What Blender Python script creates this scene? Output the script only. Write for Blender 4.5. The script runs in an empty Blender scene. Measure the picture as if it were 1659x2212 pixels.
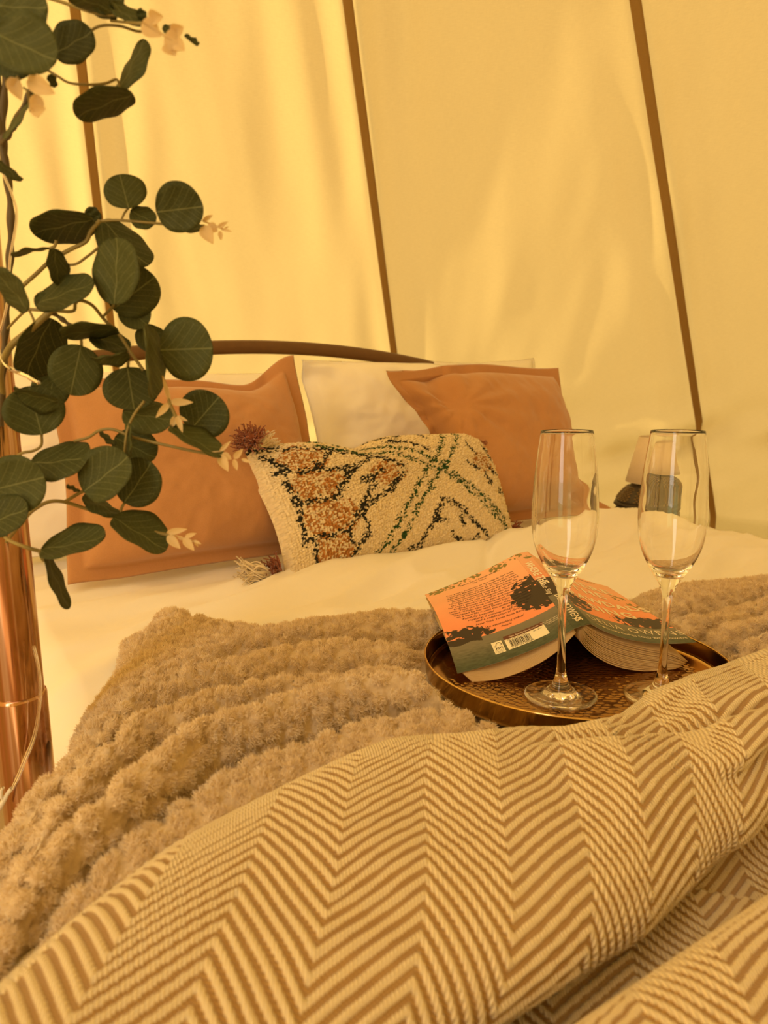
import bpy, bmesh, math, random
import numpy as np
from mathutils import Vector, Matrix

random.seed(4)
RNG = np.random.default_rng(4)
C = bpy.context.scene.collection
SC = bpy.context.scene
PI = math.pi

# ------------------------------------------------------------------ camera, sky, sun, exposure
ZC = 0.87                                     # camera height above the groundsheet (m)
cam_d = bpy.data.cameras.new('camera')
cam_d.sensor_fit = 'VERTICAL'; cam_d.sensor_height = 36.0; cam_d.sensor_width = 27.0
cam_d.lens = 26.04
cam_d.clip_start = 0.02
cam_d.dof.use_dof = True; cam_d.dof.focus_distance = 0.80; cam_d.dof.aperture_fstop = 9.0
cam = bpy.data.objects.new('camera', cam_d); C.objects.link(cam)
cam.location = (0, 0, ZC); cam.rotation_euler = (math.radians(78.5), 0, 0)
SC.camera = cam

world = bpy.data.worlds.new('sky'); SC.world = world; world.use_nodes = True
bg = world.node_tree.nodes['Background']
bg.inputs['Color'].default_value = (1.0, 0.88, 0.68, 1); bg.inputs['Strength'].default_value = 3.5

sun_d = bpy.data.lights.new('sun', 'SUN'); sun_d.energy = 13.5; sun_d.angle = math.radians(1.0); sun_d.color = (1.0, 0.88, 0.62)
sun = bpy.data.objects.new('sun', sun_d); C.objects.link(sun)
sun.rotation_euler = Vector((0.78, 0.30, -0.58)).to_track_quat('-Z', 'Y').to_euler()

SC.view_settings.view_transform = 'Standard'; SC.view_settings.look = 'None'
SC.view_settings.gamma = 1.0; SC.view_settings.use_curve_mapping = False
SC.view_settings.exposure = 0.22
cy = SC.cycles
cy.max_bounces = 26; cy.transmission_bounces = 26; cy.diffuse_bounces = 5; cy.glossy_bounces = 16
cy.use_denoising = True; cy.sample_clamp_indirect = 6.0

# ------------------------------------------------------------------ helpers
ANG = math.radians(33.5)                      # the bed stands askew: a runs across it, b towards the headboard
EA = np.array([math.cos(ANG), math.sin(ANG), 0.0]); EB = np.array([-math.sin(ANG), math.cos(ANG), 0.0]); EZ = np.array([0, 0, 1.0])
ZB = ZC - 0.33                                # level of the duvet

def bed(a, b, h):
    a, b, h = np.broadcast_arrays(np.asarray(a, float), np.asarray(b, float), np.asarray(h, float))
    return np.stack([a*EA[0] + b*EB[0], a*EA[1] + b*EB[1], h + ZB], -1)

def to_ab(p):
    return p[0]*EA[0] + p[1]*EA[1], p[0]*EB[0] + p[1]*EB[1]

def _h(ix, iy, seed):
    n = (ix*374761393 + iy*668265263 + seed*974634277) & 0xffffffff
    n = ((n ^ (n >> 13))*1274126177) & 0xffffffff
    n = n ^ (n >> 16)
    return (n & 0xffff)/65535.0

def vn(x, y, seed=0):
    x = np.asarray(x, float); y = np.asarray(y, float)
    ix = np.floor(x).astype(np.int64); iy = np.floor(y).astype(np.int64)
    fx = x-ix; fy = y-iy
    fx = fx*fx*(3-2*fx); fy = fy*fy*(3-2*fy)
    a = _h(ix, iy, seed); b = _h(ix+1, iy, seed); c = _h(ix, iy+1, seed); d = _h(ix+1, iy+1, seed)
    return (a*(1-fx)+b*fx)*(1-fy)+(c*(1-fx)+d*fx)*fy

def fbm(x, y, o=3, seed=0):
    s = 0; amp = 1; t = 0
    for k in range(o):
        s = s+amp*vn(np.asarray(x)*2**k, np.asarray(y)*2**k, seed+k*17); t += amp; amp *= .5
    return s/t

def sst(x, a, b):
    t = np.clip((np.asarray(x, float)-a)/(b-a), 0, 1); return t*t*(3-2*t)

def quad_mesh(name, V, Fq, uv=None, col=None, smooth=True, mats=None, fmat=None):
    """a mesh from arrays: V (n,3), Fq (m,4) quads or (m,3) triangles"""
    V = np.asarray(V, np.float32).reshape(-1, 3); Fq = np.asarray(Fq, np.int32)
    k = Fq.shape[1]
    me = bpy.data.meshes.new(name)
    me.vertices.add(len(V)); me.vertices.foreach_set('co', V.ravel())
    me.loops.add(Fq.size); me.loops.foreach_set('vertex_index', Fq.ravel())
    me.polygons.add(len(Fq)); me.polygons.foreach_set('loop_start', np.arange(0, Fq.size, k, dtype=np.int32))
    me.polygons.foreach_set('loop_total', np.full(len(Fq), k, np.int32))
    if smooth: me.polygons.foreach_set('use_smooth', np.ones(len(Fq), bool))
    if uv is not None:
        l = me.uv_layers.new(name='UVMap'); l.data.foreach_set('uv', np.asarray(uv, np.float32).reshape(-1, 2)[Fq.ravel()].ravel())
    if col is not None:
        ca = me.color_attributes.new('Col', 'FLOAT_COLOR', 'POINT')
        c4 = np.ones((len(V), 4), np.float32); c4[:, :3] = np.asarray(col).reshape(-1, 3); ca.data.foreach_set('color', c4.ravel())
    if fmat is not None: me.polygons.foreach_set('material_index', np.asarray(fmat, np.int32))
    for m in (mats or []): me.materials.append(m)
    me.update(); me.validate()
    return me

def grid_faces(n, m, wrap_n=False, wrap_m=False, off=0):
    i = np.arange(n if wrap_n else n-1); j = np.arange(m if wrap_m else m-1)
    I, J = np.meshgrid(i, j, indexing='ij'); I2 = (I+1) % n; J2 = (J+1) % m
    return (np.stack([I*m+J, I2*m+J, I2*m+J2, I*m+J2], -1).reshape(-1, 4)+off)

def link(name, me, parent=None, m=None):
    o = bpy.data.objects.new(name, me); C.objects.link(o)
    if m is not None: me.materials.clear(); me.materials.append(m)
    if parent is not None: o.parent = parent
    return o

def tag(o, label=None, cat=None, group=None, kind=None):
    if label: o['label'] = label
    if cat: o['category'] = cat
    if group: o['group'] = group
    if kind: o['kind'] = kind
    return o

def empty(name, loc=(0, 0, 0)):
    o = bpy.data.objects.new(name, None); C.objects.link(o); o.location = loc; o.empty_display_size = .03
    return o

def part(name, V, Fq, m, parent, **kw):
    """a part whose points are given in world coordinates"""
    V = np.asarray(V, float).reshape(-1, 3)
    if parent is not None: V = V-np.array(parent.location)
    return link(name, quad_mesh(name, V, Fq, mats=[m], **kw), parent)

class MB:
    """collects tubes, boxes, lathes into one mesh"""
    def __init__(s): s.V = []; s.F = []; s.n = 0
    def add(s, V, F):
        V = np.asarray(V, float).reshape(-1, 3); s.V.append(V); s.F.append(np.asarray(F)+s.n); s.n += len(V)
    def tube(s, P, r, k=8, cap=True):
        P = np.asarray(P, float); n = len(P); r = np.broadcast_to(np.asarray(r, float), (n,))
        T = np.gradient(P, axis=0); T /= np.linalg.norm(T, axis=1, keepdims=True)+1e-12
        N = np.cross(T[0], [0.3, 0.2, 1.0]); N /= np.linalg.norm(N)
        rings = []
        for i in range(n):
            N = N-T[i]*(N@T[i]); N /= np.linalg.norm(N)+1e-12; B = np.cross(T[i], N)
            a = np.linspace(0, 2*PI, k, endpoint=False)
            rings.append(P[i]+r[i]*(np.cos(a)[:, None]*N+np.sin(a)[:, None]*B))
        V = np.concatenate(rings); F = grid_faces(n, k, wrap_m=True)
        if cap:
            c0 = len(V); V = np.vstack([V, P[0], P[-1]])
            e = []
            for j in range(k):
                j2 = (j+1) % k
                e.append([c0, j2, j, j]); e.append([c0+1, (n-1)*k+j, (n-1)*k+j2, (n-1)*k+j2])
            e = [[q[0], q[1], q[2], q[0]] for q in e]
            F = np.vstack([F, np.array(e)])
        s.add(V, F)
    def box(s, c, sz, R=None):
        q = np.array([[x, y, z] for x in (-.5, .5) for y in (-.5, .5) for z in (-.5, .5)])*np.asarray(sz)
        if R is not None: q = q@np.asarray(R).T
        s.add(q+np.asarray(c), [[0, 1, 3, 2], [4, 6, 7, 5], [0, 4, 5, 1], [2, 3, 7, 6], [0, 2, 6, 4], [1, 5, 7, 3]])
    def lathe(s, prof, c=(0, 0, 0), k=48):
        prof = np.asarray(prof, float); a = np.linspace(0, 2*PI, k, endpoint=False)
        V = np.stack([prof[:, 0, None]*np.cos(a), prof[:, 0, None]*np.sin(a), np.repeat(prof[:, 1, None], k, 1)], -1)
        s.add(V+np.asarray(c), grid_faces(len(prof), k, wrap_m=True))
    def build(s, name, m, parent=None, smooth=True, world=True):
        V = np.concatenate(s.V); F = np.concatenate(s.F)
        if parent is not None and world: V = V-np.array(parent.location)
        me = bpy.data.meshes.new(name)
        fl = [tuple(dict.fromkeys(f)) for f in F.tolist()]
        me.from_pydata(V.tolist(), [], fl); me.materials.append(m)
        if smooth: me.polygons.foreach_set('use_smooth', np.ones(len(me.polygons), bool))
        me.update()
        return link(name, me, parent)

def spline(P, n):
    """Catmull-Rom through P, resampled at n even steps of arc length"""
    P = np.asarray(P, float); Q = np.vstack([2*P[0]-P[1], P, 2*P[-1]-P[-2]])
    out = []
    for i in range(1, len(Q)-2):
        t = np.linspace(0, 1, 16, endpoint=False)[:, None]
        p0, p1, p2, p3 = Q[i-1], Q[i], Q[i+1], Q[i+2]
        out.append(.5*((2*p1)+(-p0+p2)*t+(2*p0-5*p1+4*p2-p3)*t*t+(-p0+3*p1-3*p2+p3)*t**3))
    out = np.vstack(out+[Q[-2][None]])
    d = np.r_[0, np.cumsum(np.linalg.norm(np.diff(out, axis=0), axis=1))]
    s = np.linspace(0, d[-1], n)
    return np.stack([np.interp(s, d, out[:, k]) for k in range(P.shape[1])], -1)

# ------------------------------------------------------------------ materials
def new_mat(name):
    m = bpy.data.materials.new(name); m.use_nodes = True
    nt = m.node_tree; return m, nt, nt.nodes['Principled BSDF']

def nd(nt, t, **kw):
    n = nt.nodes.new(t)
    for k, v in kw.items(): setattr(n, k, v)
    return n

def setin(n, **kw):
    for k, v in kw.items(): n.inputs[k.replace('_', ' ')].default_value = v

def math_n(nt, op, a, b=None, c=None):
    n = nd(nt, 'ShaderNodeMath', operation=op)
    for i, x in enumerate((a, b, c)):
        if x is None: continue
        if isinstance(x, (int, float)): n.inputs[i].default_value = x
        else: nt.links.new(x, n.inputs[i])
    return n.outputs[0]

def mix_col(nt, fac, c1, c2):
    n = nd(nt, 'ShaderNodeMix', data_type='RGBA')
    for sock, x in ((n.inputs[0], fac), (n.inputs[6], c1), (n.inputs[7], c2)):
        if isinstance(x, (int, float)): sock.default_value = x
        elif isinstance(x, tuple): sock.default_value = (*x, 1)
        else: nt.links.new(x, sock)
    return n.outputs[2]

def cloth(name, col, rough=.9, nscale=400, bump=.3, var=.08, sheen=.25, dist=.0006, stretch=(1, 1, 1)):
    m, nt, p = new_mat(name)
    tc = nd(nt, 'ShaderNodeTexCoord'); mp = nd(nt, 'ShaderNodeMapping'); mp.inputs['Scale'].default_value = stretch
    nt.links.new(tc.outputs['Object'], mp.inputs[0])
    n = nd(nt, 'ShaderNodeTexNoise'); setin(n, Scale=nscale, Detail=3.0); nt.links.new(mp.outputs[0], n.inputs['Vector'])
    n2 = nd(nt, 'ShaderNodeTexNoise'); setin(n2, Scale=nscale/14, Detail=2.0); nt.links.new(mp.outputs[0], n2.inputs['Vector'])
    dark = tuple(c*(1-var*2) for c in col); lite = tuple(min(1, c*(1+var)) for c in col)
    f = math_n(nt, 'MULTIPLY_ADD', n.outputs['Fac'], .7, math_n(nt, 'MULTIPLY', n2.outputs['Fac'], .3))
    nt.links.new(mix_col(nt, f, dark, lite), p.inputs['Base Color'])
    b = nd(nt, 'ShaderNodeBump'); setin(b, Strength=bump, Distance=dist); nt.links.new(n.outputs['Fac'], b.inputs['Height'])
    nt.links.new(b.outputs[0], p.inputs['Normal'])
    setin(p, Roughness=rough); p.inputs['Sheen Weight'].default_value = sheen; p.inputs['Sheen Roughness'].default_value = .5
    p.inputs['Specular IOR Level'].default_value = .2
    return m

def plain(name, col, rough=.5, metal=0.0, spec=.5, nscale=0, var=.1, bump=0.0, dist=.0005):
    m, nt, p = new_mat(name)
    setin(p, Roughness=rough, Metallic=metal); p.inputs['Base Color'].default_value = (*col, 1); p.inputs['Specular IOR Level'].default_value = spec
    if nscale:
        tc = nd(nt, 'ShaderNodeTexCoord'); n = nd(nt, 'ShaderNodeTexNoise'); setin(n, Scale=nscale, Detail=4.0)
        nt.links.new(tc.outputs['Object'], n.inputs['Vector'])
        nt.links.new(mix_col(nt, n.outputs['Fac'], tuple(c*(1-var*2) for c in col), tuple(min(1, c*(1+var)) for c in col)), p.inputs['Base Color'])
        if bump:
            b = nd(nt, 'ShaderNodeBump'); setin(b, Strength=bump, Distance=dist); nt.links.new(n.outputs['Fac'], b.inputs['Height']); nt.links.new(b.outputs[0], p.inputs['Normal'])
    return m

def canvas_mat(name, col, trans, w):
    """sun-lit tent canvas: a woven cloth that scatters daylight through to the inside"""
    m, nt, p = new_mat(name); nt.nodes.remove(p)
    out = nt.nodes['Material Output']
    uv = nd(nt, 'ShaderNodeUVMap')
    def weave(sx, sy):
        mp = nd(nt, 'ShaderNodeMapping'); mp.inputs['Scale'].default_value = (sx, sy, 1); nt.links.new(uv.outputs[0], mp.inputs[0])
        n = nd(nt, 'ShaderNodeTexNoise'); setin(n, Scale=1.0, Detail=3.0, Roughness=.65); nt.links.new(mp.outputs[0], n.inputs['Vector'])
        return n.outputs['Fac']
    h = weave(60, 420); v = weave(420, 40); c = weave(5, 3)
    s = math_n(nt, 'ADD', math_n(nt, 'MULTIPLY', h, .55), math_n(nt, 'MULTIPLY', v, .3))
    s = math_n(nt, 'ADD', s, math_n(nt, 'MULTIPLY', c, .15))
    s = math_n(nt, 'MULTIPLY_ADD', s, 1.6, -.3)
    lo = tuple(x*.80 for x in col); lt = tuple(x*.80 for x in trans)
    ca = mix_col(nt, s, lo, col); ta = mix_col(nt, s, lt, trans)
    b = nd(nt, 'ShaderNodeBump'); setin(b, Strength=.25, Distance=.001); nt.links.new(s, b.inputs['Height'])
    d = nd(nt, 'ShaderNodeBsdfDiffuse'); t = nd(nt, 'ShaderNodeBsdfTranslucent')
    nt.links.new(ca, d.inputs['Color']); nt.links.new(ta, t.inputs['Color'])
    nt.links.new(b.outputs[0], d.inputs['Normal']); nt.links.new(b.outputs[0], t.inputs['Normal'])
    mx = nd(nt, 'ShaderNodeMixShader'); mx.inputs[0].default_value = w
    nt.links.new(d.outputs[0], mx.inputs[1]); nt.links.new(t.outputs[0], mx.inputs[2]); nt.links.new(mx.outputs[0], out.inputs['Surface'])
    return m

M = {}
M['canvas'] = canvas_mat('cream_canvas', (.80, .60, .29), (.305, .211, .073), .62)
M['seam'] = canvas_mat('seam_webbing', (.50, .32, .13), (.20, .12, .036), .30)
M['sheet'] = cloth('white_cotton', (.86, .82, .76), rough=.85, nscale=900, bump=.12, var=.02, sheen=.1, dist=.0002)
M['pillowcase'] = cloth('white_pillowcase', (.90, .86, .80), rough=.85, nscale=900, bump=.12, var=.02, sheen=.1, dist=.0002)
M['linen'] = cloth('burnt_orange_linen', (.50, .245, .105), rough=.95, nscale=650, bump=.5, var=.10, sheen=.35, dist=.0005)
M['bed_metal'] = plain('brown_bed_metal', (.16, .085, .040), rough=.42, metal=.55, nscale=60, var=.08)
M['mattress'] = cloth('mattress_ticking', (.75, .70, .60), nscale=300)
M['ground'] = cloth('woven_groundsheet', (.45, .33, .18), nscale=260, bump=.5)
M['grass'] = plain('meadow_grass', (.16, .20, .06), rough=.95, nscale=6, var=.3)
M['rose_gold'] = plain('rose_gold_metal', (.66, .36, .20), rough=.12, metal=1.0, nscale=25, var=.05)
def reflection_streaks(m):  # mirror reflections on the pole, painted as vertical bands in its base colour
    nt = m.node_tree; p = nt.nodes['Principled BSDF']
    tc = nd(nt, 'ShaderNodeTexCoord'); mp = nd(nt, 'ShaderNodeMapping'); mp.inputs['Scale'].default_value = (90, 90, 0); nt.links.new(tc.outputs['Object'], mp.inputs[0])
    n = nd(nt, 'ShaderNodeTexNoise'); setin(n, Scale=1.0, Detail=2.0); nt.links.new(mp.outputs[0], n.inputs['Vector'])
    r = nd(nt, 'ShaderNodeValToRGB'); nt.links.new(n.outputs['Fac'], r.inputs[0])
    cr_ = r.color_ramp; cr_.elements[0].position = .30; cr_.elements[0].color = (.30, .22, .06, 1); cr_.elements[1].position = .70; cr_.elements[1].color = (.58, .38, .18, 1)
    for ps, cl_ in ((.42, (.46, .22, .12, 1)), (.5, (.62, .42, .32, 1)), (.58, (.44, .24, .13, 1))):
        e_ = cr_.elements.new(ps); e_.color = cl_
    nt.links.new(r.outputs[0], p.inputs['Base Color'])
reflection_streaks(M['rose_gold'])
M['tray_gold'] = plain('aged_gold_metal', (.40, .22, .070), rough=.12, metal=1.0, nscale=40, var=.08)
M['rim_gold'] = plain('polished_gold_rim', (.66, .43, .15), rough=.14, metal=1.0, nscale=40, var=.06)
M['shade'] = cloth('pale_lampshade_linen', (.80, .66, .48), nscale=500, bump=.2)
M['carved'] = plain('dark_carved_wood', (.075, .055, .035), rough=.5, nscale=160, var=.3, bump=.6, dist=.002)
M['carved_bronze'] = plain('bronze_carving', (.30, .20, .09), rough=.4, metal=.3, nscale=160, var=.2)  # honeycomb cells of the lamp base, a lighter metallic tone
M['table_wood'] = plain('dark_table_wood', (.10, .06, .035), rough=.45, nscale=30, var=.2)
M['stem'] = plain('olive_plastic_stem', (.26, .20, .060), rough=.5, nscale=90, var=.15)
M['twig'] = plain('brown_plastic_twig', (.11, .075, .030), rough=.6, nscale=90, var=.2)
M['clear'] = None
M['cream_yarn'] = cloth('cream_yarn', (.80, .68, .50), nscale=900, bump=.3)
M['rust_yarn'] = cloth('rust_brown_yarn', (.29, .085, .038), nscale=900, bump=.3)
M['ink'] = plain('black_print', (.045, .030, .020), rough=.6, spec=.3)
M['cream_ink'] = plain('cream_print', (.85, .74, .55), rough=.6, spec=.3)
M['paper'] = plain('book_paper', (.60, .43, .23), rough=.9, spec=.2, nscale=200, var=.05)
M['label_white'] = plain('white_label_print', (.85, .78, .58), rough=.6, spec=.3)
M['label_brown'] = plain('brown_label_print', (.13, .045, .030), rough=.6, spec=.3)
M['white_plastic'] = plain('white_plastic', (.75, .70, .62), rough=.4)

def glass_mat(name, ior=1.5, rough=0.0, col=(1, 1, 1)):
    m, nt, p = new_mat(name)
    p.inputs['Base Color'].default_value = (*col, 1); setin(p, Roughness=rough, IOR=ior); p.inputs['Transmission Weight'].default_value = 1.0
    return m
M['glass'] = glass_mat('clear_glass', 1.5)
M['clear'] = glass_mat('clear_plastic', 1.35, .05, (.98, .95, .9))
M['frost'] = plain('frosted_etching', (.85, .8, .7), rough=.7)

def col_mat(name, rough=.5, spec=.4, bump=0.0):
    m, nt, p = new_mat(name)
    a = nd(nt, 'ShaderNodeVertexColor', layer_name='Col'); nt.links.new(a.outputs[0], p.inputs['Base Color'])
    setin(p, Roughness=rough); p.inputs['Specular IOR Level'].default_value = spec
    if bump:
        tc = nd(nt, 'ShaderNodeTexCoord'); n = nd(nt, 'ShaderNodeTexNoise'); setin(n, Scale=700.0, Detail=3.0); nt.links.new(tc.outputs['Object'], n.inputs['Vector'])
        b = nd(nt, 'ShaderNodeBump'); setin(b, Strength=bump, Distance=.001); nt.links.new(n.outputs['Fac'], b.inputs['Height']); nt.links.new(b.outputs[0], p.inputs['Normal'])
    return m
M['cover'] = col_mat('printed_cover', .45, .35)
M['tuft'] = col_mat('tufted_wool', .95, .1, .6)

def leaf_mat():
    m, nt, p = new_mat('eucalyptus_leaf')
    out = nt.nodes['Material Output']
    uv = nd(nt, 'ShaderNodeUVMap'); sp = nd(nt, 'ShaderNodeSeparateXYZ'); nt.links.new(uv.outputs[0], sp.inputs[0])
    u, v = sp.outputs[0], sp.outputs[1]                      # u across (-1..1), v along (0..1)
    au = math_n(nt, 'ABSOLUTE', u)
    mid = math_n(nt, 'LESS_THAN', au, .022)
    ph = math_n(nt, 'SUBTRACT', math_n(nt, 'MULTIPLY', v, 6.0), math_n(nt, 'MULTIPLY', math_n(nt, 'POWER', au, .8), 3.1))
    fr = math_n(nt, 'FRACT', ph); side = math_n(nt, 'LESS_THAN', math_n(nt, 'ABSOLUTE', math_n(nt, 'SUBTRACT', fr, .5)), .035)
    side = math_n(nt, 'MULTIPLY', side, math_n(nt, 'LESS_THAN', au, .78))
    vor = nd(nt, 'ShaderNodeTexVoronoi', feature='DISTANCE_TO_EDGE'); mp = nd(nt, 'ShaderNodeMapping'); mp.inputs['Scale'].default_value = (5, 9, 1)
    nt.links.new(uv.outputs[0], mp.inputs[0]); nt.links.new(mp.outputs[0], vor.inputs['Vector']); setin(vor, Scale=1.6)
    net = math_n(nt, 'MULTIPLY', math_n(nt, 'LESS_THAN', vor.outputs['Distance'], .035), .22)
    vein = math_n(nt, 'MINIMUM', math_n(nt, 'ADD', math_n(nt, 'MAXIMUM', math_n(nt, 'MULTIPLY', mid, .85), math_n(nt, 'MULTIPLY', side, .55)), net), 1.0)
    oi = nd(nt, 'ShaderNodeObjectInfo')
    base = mix_col(nt, oi.outputs['Random'], (.052, .060, .016), (.105, .120, .038))
    nz = nd(nt, 'ShaderNodeTexNoise'); setin(nz, Scale=4.0, Detail=2.0); nt.links.new(uv.outputs[0], nz.inputs['Vector'])
    base = mix_col(nt, math_n(nt, 'MULTIPLY', nz.outputs['Fac'], .5), base, (.050, .055, .016))
    geo = nd(nt, 'ShaderNodeNewGeometry')
    colr = mix_col(nt, math_n(nt, 'MULTIPLY', vein, .8), base, (.24, .25, .10))
    nt.links.new(colr, p.inputs['Base Color'])
    b = nd(nt, 'ShaderNodeBump'); setin(b, Strength=.35, Distance=.0006); nt.links.new(vein, b.inputs['Height']); nt.links.new(b.outputs[0], p.inputs['Normal'])
    setin(p, Roughness=.6); p.inputs['Specular IOR Level'].default_value = .25
    t = nd(nt, 'ShaderNodeBsdfTranslucent'); nt.links.new(colr, t.inputs['Color'])
    mx = nd(nt, 'ShaderNodeMixShader'); mx.inputs[0].default_value = .24
    nt.links.new(p.outputs[0], mx.inputs[1]); nt.links.new(t.outputs[0], mx.inputs[2]); nt.links.new(mx.outputs[0], out.inputs['Surface'])
    return m
M['leaf'] = leaf_mat()

def thin_mat(name, col, tw=.4):
    m, nt, p = new_mat(name); out = nt.nodes['Material Output']
    p.inputs['Base Color'].default_value = (*col, 1); setin(p, Roughness=.6); p.inputs['Specular IOR Level'].default_value = .25
    t = nd(nt, 'ShaderNodeBsdfTranslucent'); t.inputs['Color'].default_value = (*col, 1)
    mx = nd(nt, 'ShaderNodeMixShader'); mx.inputs[0].default_value = tw
    nt.links.new(p.outputs[0], mx.inputs[1]); nt.links.new(t.outputs[0], mx.inputs[2]); nt.links.new(mx.outputs[0], out.inputs['Surface'])
    return m
M['pale_leaf'] = thin_mat('pale_leaflet', (.80, .64, .36))

def herringbone_mat():
    m, nt, p = new_mat('herringbone_wool')
    uv = nd(nt, 'ShaderNodeUVMap'); sp = nd(nt, 'ShaderNodeSeparateXYZ'); nt.links.new(uv.outputs[0], sp.inputs[0])
    u, v = sp.outputs[0], sp.outputs[1]
    nz = nd(nt, 'ShaderNodeTexNoise'); setin(nz, Scale=90.0, Detail=2.0); nt.links.new(uv.outputs[0], nz.inputs['Vector'])
    jit = math_n(nt, 'MULTIPLY_ADD', nz.outputs['Fac'], .0012, -.0006)
    tri = math_n(nt, 'PINGPONG', u, HB_W)
    ph = math_n(nt, 'DIVIDE', math_n(nt, 'ADD', math_n(nt, 'ADD', v, jit), math_n(nt, 'MULTIPLY', tri, HB_K)), HB_P)
    fr = math_n(nt, 'FRACT', ph)
    d = math_n(nt, 'ABSOLUTE', math_n(nt, 'SUBTRACT', fr, .5))             # 0 on the rib's middle
    yarn = math_n(nt, 'ABSOLUTE', math_n(nt, 'SINE', math_n(nt, 'MULTIPLY', math_n(nt, 'ADD', u, math_n(nt, 'MULTIPLY', v, .25)), PI/.0018)))
    yb = math_n(nt, 'ABSOLUTE', math_n(nt, 'SINE', math_n(nt, 'MULTIPLY', math_n(nt, 'ADD', v, math_n(nt, 'MULTIPLY', u, .35)), PI/.0017)))
    edge = math_n(nt, 'MULTIPLY_ADD', yarn, .06, .235)
    isb = nd(nt, 'ShaderNodeMapRange', interpolation_type='SMOOTHSTEP'); nt.links.new(math_n(nt, 'SUBTRACT', d, edge), isb.inputs[0])
    isb.inputs[1].default_value = -.035; isb.inputs[2].default_value = .035; isb.inputs[3].default_value = 0; isb.inputs[4].default_value = 1
    cream = mix_col(nt, math_n(nt, 'MULTIPLY', math_n(nt, 'POWER', yarn, .5), 1.0), (.60, .47, .27), (.88, .74, .47))
    brown = mix_col(nt, yb, (.25, .125, .042), (.48, .29, .11))
    nz2 = nd(nt, 'ShaderNodeTexNoise'); setin(nz2, Scale=22.0, Detail=2.0); nt.links.new(uv.outputs[0], nz2.inputs['Vector'])
    brown = mix_col(nt, math_n(nt, 'MULTIPLY', nz2.outputs['Fac'], .55), brown, (.50, .33, .12))
    nt.links.new(mix_col(nt, isb.outputs[0], cream, brown), p.inputs['Base Color'])
    hgt = math_n(nt, 'ADD', math_n(nt, 'MULTIPLY', yarn, math_n(nt, 'SUBTRACT', 1.0, isb.outputs[0])), math_n(nt, 'MULTIPLY', math_n(nt, 'MULTIPLY', yb, isb.outputs[0]), .6))
    fz = nd(nt, 'ShaderNodeTexNoise'); setin(fz, Scale=900.0, Detail=2.0); nt.links.new(uv.outputs[0], fz.inputs['Vector'])
    hgt = math_n(nt, 'ADD', hgt, math_n(nt, 'MULTIPLY', fz.outputs['Fac'], .35))
    b = nd(nt, 'ShaderNodeBump'); setin(b, Strength=.8, Distance=.0012); nt.links.new(hgt, b.inputs['Height']); nt.links.new(b.outputs[0], p.inputs['Normal'])
    setin(p, Roughness=.95); p.inputs['Sheen Weight'].default_value = .3; p.inputs['Specular IOR Level'].default_value = .1
    return m
HB_W, HB_K, HB_P, HB_OFF = 0.043, 1.15, 0.0100, -0.0110
M['herringbone'] = herringbone_mat()
M['fleece'] = cloth('taupe_fleece', (.65, .51, .335), nscale=500, bump=.5, var=.12, sheen=.4, dist=.001)

def hair_mat():
    m, nt, p = new_mat('fleece_pile_fibre')
    hi = nd(nt, 'ShaderNodeHairInfo')
    c = mix_col(nt, hi.outputs['Random'], (.72, .585, .405), (.87, .745, .545))
    nt.links.new(c, p.inputs['Base Color']); setin(p, Roughness=.9); p.inputs['Specular IOR Level'].default_value = .1
    return m
M['pile'] = hair_mat()

# ------------------------------------------------------------------ the bell tent
POLE = np.array([-0.291, 0.55]); APEX = 3.0; EAVE_Z = 0.25; RT = 2.93; NP = 14
AZ0 = math.radians(8.4); DAZ = 2*PI/NP

def tent_points(az, s, rel):
    """az azimuth, s in 0..1 from the apex to the ground, rel the place across the panel (0..1)"""
    cone = math.hypot(RT-.05, APEX-EAVE_Z); tot = cone+EAVE_Z
    L = s*tot
    onc = np.minimum(L/cone, 1)
    r = .05+(RT-.05)*onc; z = APEX-(APEX-EAVE_Z)*onc
    below = np.maximum(L-cone, 0); z = z-below; r = r+below*.03
    w = r*DAZ
    bulge = np.sin(PI*rel)
    az = (az+PI) % (2*PI)-PI
    x = az*r
    n = (fbm(x*2.2+31, L*.55, 3, 5)-.5)*.10*sst(s, .05, .3)+(fbm(x*5.0, L*.9+7, 3, 9)-.5)*.048
    dseam = np.minimum(rel, 1-rel)*w
    n += .019*np.cos(dseam*2*PI/.16)*np.exp(-(dseam/.13)**2)*(.4+1.2*vn(L*2.1+az*3, az*0+2, 3))*np.minimum(1, dseam/.02)
    low = np.exp(-((L-cone*(APEX-.55)/(APEX-EAVE_Z))/.26)**2)
    n += low*(vn(x*7+L*5, L*4-x*2, 12)-.5)*.15
    n -= .030*bulge*np.sin(PI*np.clip(s, 0, 1))
    sag = .02*np.sin(3*L+az*2)
    r = r+n*np.minimum(1, dseam/.01+.15)
    zz = z
    return np.stack([POLE[0]+r*np.sin(az), POLE[1]+r*np.cos(az), np.maximum(zz, .004)], -1), np.stack([x, L], -1)

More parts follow.
